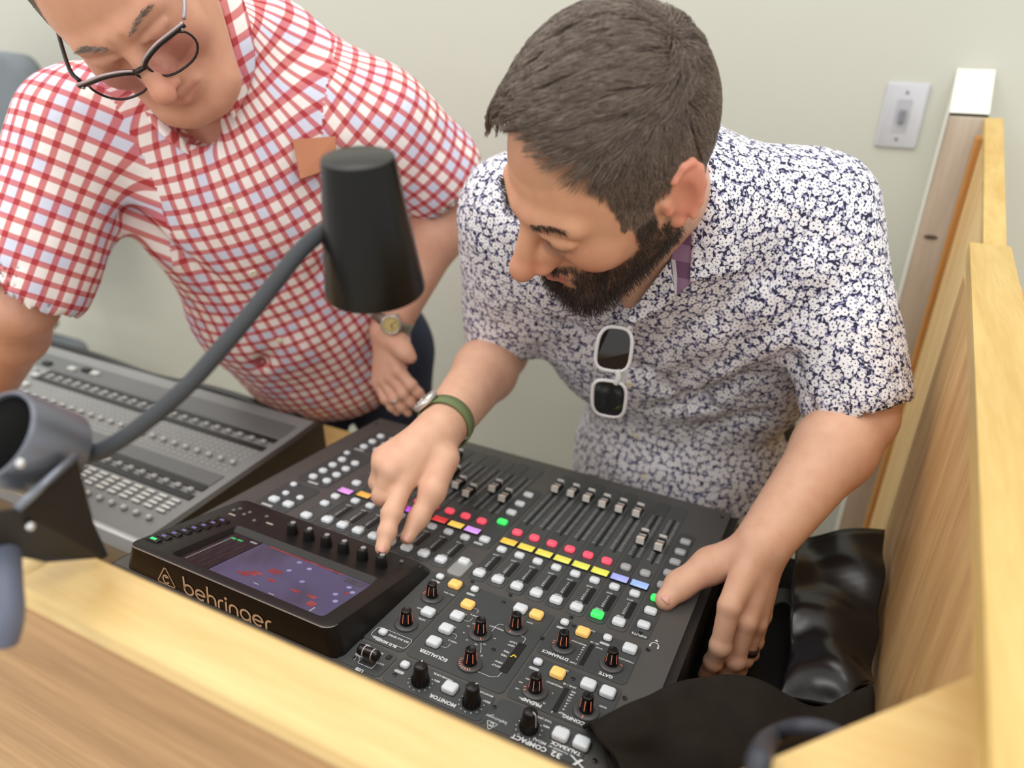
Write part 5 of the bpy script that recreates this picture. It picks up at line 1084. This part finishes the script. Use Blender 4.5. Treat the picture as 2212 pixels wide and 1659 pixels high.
r4 = [(0.3158,-0.2168,0.8904), (0.3365,-0.1962,0.8700), (0.3639,-0.1841,0.8720), (0.3946,-0.1689,0.8720), (0.4257,-0.1492,0.8660), (0.4660,-0.1224,0.8500), (0.5114,-0.0770,0.8500)]
r0 = [(0.2609,-0.1568,0.8760), (.30, -.10, .842), (.335, -.05, .82), (.36, -.02, .81), (.40, .0, .80), (.45, -.02, .80), (.50, .02, .82)]
cvp('felt_flap', patch([r0, ridge, r2, r3, r4], 8, 8, .003, .0012, 3, 60), m_felt)
cvp('hem_loop', tube(crv([(0.2624,-0.1618,0.8827), (0.2700,-0.1624,0.8909), (0.2792,-0.1689,0.8918), (0.2894,-0.1799,0.8873), (0.2988,-0.1923,0.8850), (0.3079,-0.2034,0.8845)], 6), .0022, 8), m_felt)
v0 = [(0.4030,0.3135,0.8093), (0.4407,0.3320,0.8096), (0.4749,0.3501,0.8122), (0.5103,0.3718,0.8093)]
v1 = [(0.4078,0.2173,0.7898), (0.4517,0.2345,0.7937), (0.4892,0.2529,0.7940), (0.5129,0.2688,0.7906)]
v2 = [(0.4176,0.1509,0.7747), (0.4523,0.1543,0.7839), (0.4904,0.1715,0.7817), (0.5154,0.1850,0.7730)]
v3 = [(0.4205,0.0964,0.7642), (0.4516,0.0985,0.7743), (0.4850,0.1096,0.7762), (0.5141,0.1258,0.7690)]
v4 = [(0.4176,0.0671,0.7592), (0.4517,0.0721,0.7609), (0.4821,0.0768,0.7650), (0.5116,0.1053,0.7790)]
cvp('vinyl_lining', patch([v0, v1, v2, v3, v4], 9, 9, .002, .0075, 9, 34), m_vin)
cvp('lining_shade_sheet', patch([[(.3185, .335, .747), (.42, .335, .746), (.512, .34, .75)], [(.3185, .15, .747), (.42, .15, .745), (.512, .2, .75)], [(.3185, -.2, .747), (.42, -.2, .745), (.512, -.2, .75)]], 6, 6, .002, .001, 4, 40), plain('lining with deep shade', (12, 12, 13), .7, spec=.2))  # dull black sheet standing for the deep shadow inside the cover
tag(mesh_obj('fabric_tab', *patch([[(0.3797,0.2228,0.7687), (0.4043,0.2358,0.7705), (0.4150,0.2363,0.7623)], [(0.3825,0.1944,0.7603), (0.4022,0.2131,0.7654), (0.4153,0.2123,0.7638)]], 5, 5, .002), plain('grey green tab', (70, 74, 68), .8), None, True), 'small grey green fabric tab lying in the black cover beside the hand', 'tab')
# cable over the corner board
tag(mesh_obj('audio_cable', *tube(crv([(0.4041,-0.3076,1.0900), (0.4006,-0.3154,1.1200), (0.4081,-0.2289,1.0369), (0.4253,-0.2250,1.0511), (0.4440,-0.2222,1.0510), (0.4600,-0.2325,1.0522), (0.4758,-0.2389,1.0494), (.47, -.41, 1.13)], 8), .0062, 10), plain('dark blue grey cable', (50, 54, 64), .5), None, True), 'dark cable looping over the pale corner board at the lower right', 'cable')
# ---------------------------------------------------------------- things people wear
m_steel = plain('brushed steel', (190, 190, 188), .3, .9); m_olive = plain('olive green strap', (112, 128, 84), .7)
def watch(name, wr, el, px_dir, strap, case, dial, label, r, cr=.0185):
    wr = np.array(wr); ax = unit(np.array(el) - wr); c = wr + ax*.022; d = unit(np.array(px_dir)); d = unit(d - ax*(d @ ax)); o = empty(name, frame(c, x=d, z=ax), label=label, cat='watch')
    st = []
    for k in range(28): a = 2*math.pi*k/28; st.append([((r + t)*math.cos(a), (r*.98 + t)*math.sin(a), z) for t, z in ((0, -.0100), (.0020, -.0100), (.0020, .0100), (0, .0100))])
    mesh_obj('strap', [p for q in st for p in q], [(k*4 + i, ((k+1) % 28)*4 + i, ((k+1) % 28)*4 + (i+1) % 4, k*4 + (i+1) % 4) for k in range(28) for i in range(4)], strap, o, True)
    CMt = Matrix.Translation((r + .0005, 0, 0)) @ Matrix.Rotation(math.radians(90), 4, 'Y')
    mesh_obj('case', *xf(CMt, lathe([(.002, 0), (cr, 0), (cr + .0006, .003), (cr - .0006, .0075), (cr - .003, .0085), (cr - .0035, .0078), (.001, .0078)], 28)), case, o, True)
    dd = mesh_obj('dial', *xf(CMt, lathe([(.0005, .0081), (cr - .0036, .0081), (cr - .0036, .0078), (.0005, .0078)], 24)), dial, o)
    tk = MB()
    for k in range(12): a = k*math.pi/6; tk.add(*[xf(CMt @ Matrix.Rotation(a, 4, 'Z'), bbox(cr - .0072, cr - .0048, -.0005, .0005, .0082, .0086))][0])
    tk.add(*xf(CMt @ Matrix.Rotation(.9, 4, 'Z'), bbox(0, .008, -.0006, .0006, .0083, .0088))); tk.add(*xf(CMt @ Matrix.Rotation(2.6, 4, 'Z'), bbox(0, .0105, -.0004, .0004, .0083, .0088)))
    tk.build('dial_marks', m_blk, o); mesh_obj('crown', *xf(Matrix.Translation((r + .004, 0, cr + .0008)), lathe([(.0004, 0), (.0024, 0), (.0024, .0028), (.0004, .0028)], 10)), case, o); return o
watch('wristwatch', WR, ER, np.array((-0.0683,0.0872,0.9890)) - (WR + unit(ER - WR)*.022), m_olive, plain('pale watch case', (205, 205, 200), .3, .6), plain('white dial', (214, 214, 210), .35), 'pale faced wristwatch on an olive green strap, on the pointing hand', .0358)
watch('wristwatch', WA, EA, cam.matrix_world.translation - Vector(WA), plain('steel bracelet', (150, 146, 136), .35, .8), m_steel, plain('gold dial', (200, 180, 120), .35, .3), 'steel wristwatch with a gold dial on the wrist of the man in the checked shirt', .0345, .0175)
def ring(a, b, t, r, mat, label, name='finger_ring', w=.003):
    a, b = np.array(a), np.array(b); c = a + (b - a)*t; V, F = lathe([(r, -w), (r + .0014, -w), (r + .0014, w), (r, w), (r, -w)], 22); o = mesh_obj(name, *xf(frame(c, x=(.3, .2, .9), z=(b - a)), (V, F)), mat, None, True); return tag(o, label, 'ring')
ring(mcpL[2], finL[2][0], .72, .0116, plain('dark silicone ring', (46, 36, 38), .5), 'dark brown ring on the hand gripping the console edge', w=.0042)
ring((-0.2766,0.3250,0.8494), (-0.2646,0.3283,0.8341), .1, .0096, m_steel, 'thin pale ring on the hand resting on the hip', w=.0018)
# eyeglasses
t = NT('tinted lens glass'); tr = t.N('BsdfTransparent'); tr.inputs[0].default_value = (.86, .78, .84, 1); gl = t.N('BsdfGlossy'); gl.inputs['Roughness'].default_value = .03; mx = t.N('MixShader'); mx.inputs[0].default_value = .08
t.L(tr.outputs[0], mx.inputs[1]); t.L(gl.outputs[0], mx.inputs[2]); t.L(mx.outputs[0], t.out.inputs[0]); m_lens = t.m
m_fr = plain('black acetate', (26, 22, 24), .3); m_frt = plain('silver pink brow bar', (176, 160, 162), .3, .5)
def place(R, H, sc): return Matrix(((R[0][0]*sc, R[0][1]*sc, R[0][2]*sc, H[0]), (R[1][0]*sc, R[1][1]*sc, R[1][2]*sc, H[1]), (R[2][0]*sc, R[2][1]*sc, R[2][2]*sc, H[2]), (0, 0, 0, 1)))
gl_ = empty('eyeglasses', place(R2, H2, SC2), label='black framed eyeglasses with a pale brow bar, worn by the man in the checked shirt', cat='glasses')
GO = Vector((0, .1115, -.011)); tilt = Matrix.Translation(GO) @ Matrix.Rotation(math.radians(-8), 4, 'X')
def lens_pts(x, w=.0275, h=.0215, n=28):
    P = []
    for k in range(n):
        a = 2*math.pi*k/n; c, s = math.cos(a), math.sin(a); P.append((x*.0345 + w*math.copysign(abs(c)**.78, c), -.012*(abs(x*.0345 + w*c)/.06)**2, h*math.copysign(abs(s)**.85, s)))
    return P
for x in (1, -1):
    L = lens_pts(x); mesh_obj('rim', *xf(tilt, tube(L + L[:2], .0013, 8, False)), m_fr, gl_, True)
    mesh_obj('lens', *xf(tilt, (L, [tuple(range(len(L)))])), m_lens, gl_)
    top = [(x*.006, .0, .0095), (x*.016, -.0005, .0165), (x*.034, -.004, .0200), (x*.055, -.009, .0185), (x*.0665, -.013, .0165)]
    mesh_obj('brow_bar', *xf(tilt, tube(crv(top, 5), [.0030]*21, 8)), m_fr, gl_, True)
    mesh_obj('brow_edge', *xf(tilt @ Matrix.Translation((0, .0002, .0026)), tube(crv(top, 5), .0016, 8)), m_frt, gl_, True)
    mesh_obj('temple', *tube(crv([(x*.0665, .093, .006), (x*.0735, .075, .009), (x*.079, .02, .010), (x*.080, -.012, .009), (x*.080, -.035, -.012)], 5), [.0022]*21, 8), m_fr if x > 0 else plain('pale temple', (170, 160, 162), .35, .4), gl_, True)
    mesh_obj('stud', *xf(tilt @ Matrix.Translation((x*.0625, -.0085, .0165)) @ Matrix.Rotation(math.radians(-90), 4, 'X'), lathe([(.0004, .0015), (.0016, .001), (.0018, -.0005)], 8)), m_steel, gl_)
mesh_obj('bridge', *xf(tilt, tube(crv([(-.0075, .0, .009), (0, .002, .0112), (.0075, .0, .009)], 4), .0026, 8)), m_fr, gl_, True)
# sunglasses hanging from the placket
sa, sb = Vector((0.1428,0.2333,1.1092)), Vector((0.1416,0.2263,0.9621)); sg = empty('sunglasses', frame((sa + sb)/2, x=(sb - sa), y=Vector((1, .2, .25))), label='white framed dark sunglasses hanging from the floral shirt front', cat='sunglasses')
m_wfr = plain('white grey plastic frame', (212, 212, 214), .35); t = NT('dark lens'); t.col((.012, .012, .012)); t.set(Roughness=.06, **{'Specular IOR Level': .6}); m_dl = t.m
# x along the width, y towards his left (brow side), z off the chest
for x in (1, -1):
    L = []
    for k in range(28):
        a = 2*math.pi*k/28; c, s = math.cos(a), math.sin(a); L.append((x*.0350 + .0280*math.copysign(abs(c)**.6, c), .0220*math.copysign(abs(s)**.6, s)*(1 - .12*x*c*(s < 0)), .010 - .010*((x*.0345 + .0265*c)/.06)**2))
    mesh_obj('frame_front', *tube(L + L[:2], .0025, 8, False), m_wfr, sg, True); mesh_obj('lens', [(a, b_, c + .0004) for a, b_, c in L], [tuple(range(28))], m_dl, sg)
    mesh_obj('temple', *tube(crv([(x*.064, .015, .0), (x*.060, .017, -.008), (x*.03, .015, -.011), (-x*.03, .011, -.012)], 4), .0026, 8), m_wfr, sg, True)
mesh_obj('nose_bridge', *tube(crv([(-.010, .007, .010), (0, .010, .0115), (.010, .007, .010)], 4), .0040, 8), m_wfr, sg, True)
# leather case in the chest pocket
m_lea = plain('tan brown leather', (176, 112, 76), .5, var=.12)
lc = [Vector(p) for p in ((-0.3180,0.1985,1.2960), (-0.2724,0.2336,1.2989), (-0.2683,0.2202,1.2610), (-0.2998,0.1850,1.2481))]; n_ = (lc[1]-lc[0]).cross(lc[3]-lc[0]).normalized()
V, F = loft([[tuple(p - n_*.004) for p in lc], [tuple(p + n_*.004) for p in lc]]); tag(mesh_obj('leather_case', V, F, m_lea), 'tan leather case in the chest pocket of the checked shirt', 'case')
# grey chair behind the second man
ch = empty('office_chair', loc=(-2.02, .70, 0), label='grey upholstered chair back at the left edge behind the man in the checked shirt', cat='chair')
m_ch = plain('blue grey upholstery', (112, 120, 126), .9)
def chp(name, VF, mat): return mesh_obj(name, *VF, mat, ch, True)
chp('backrest', xf(Matrix.Translation((0, .05, 1.02)) @ Matrix.Rotation(math.radians(80), 4, 'X'), key(.50, .66, -.03, .04, .09, .02, 6)), m_ch)
chp('seat', xf(Matrix.Translation((0, -.18, .45)), key(.50, .48, -.04, .04, .08, .02, 6)), m_ch)
chp('column', tube([(0, -.18, .08), (0, -.18, .42)], .03, 14), m_blk); chp('back_support', tube([(0, -.1, .42), (0, .08, .5), (0, .10, .8)], .02, 10), m_blk)
for k in range(5): a = 2*math.pi*k/5; chp('leg', tube([(0, -.18, .08), (.28*math.cos(a), -.18 + .28*math.sin(a), .05)], [.022, .016], 10), m_blk); chp('caster', xf(Matrix.Translation((.28*math.cos(a), -.18 + .28*math.sin(a), .026)) @ Matrix.Rotation(a, 4, 'Z') @ Matrix.Rotation(math.radians(90), 4, 'X'), lathe([(.003, -.012), (.025, -.01), (.025, .01), (.003, .012)], 12)), m_blk)
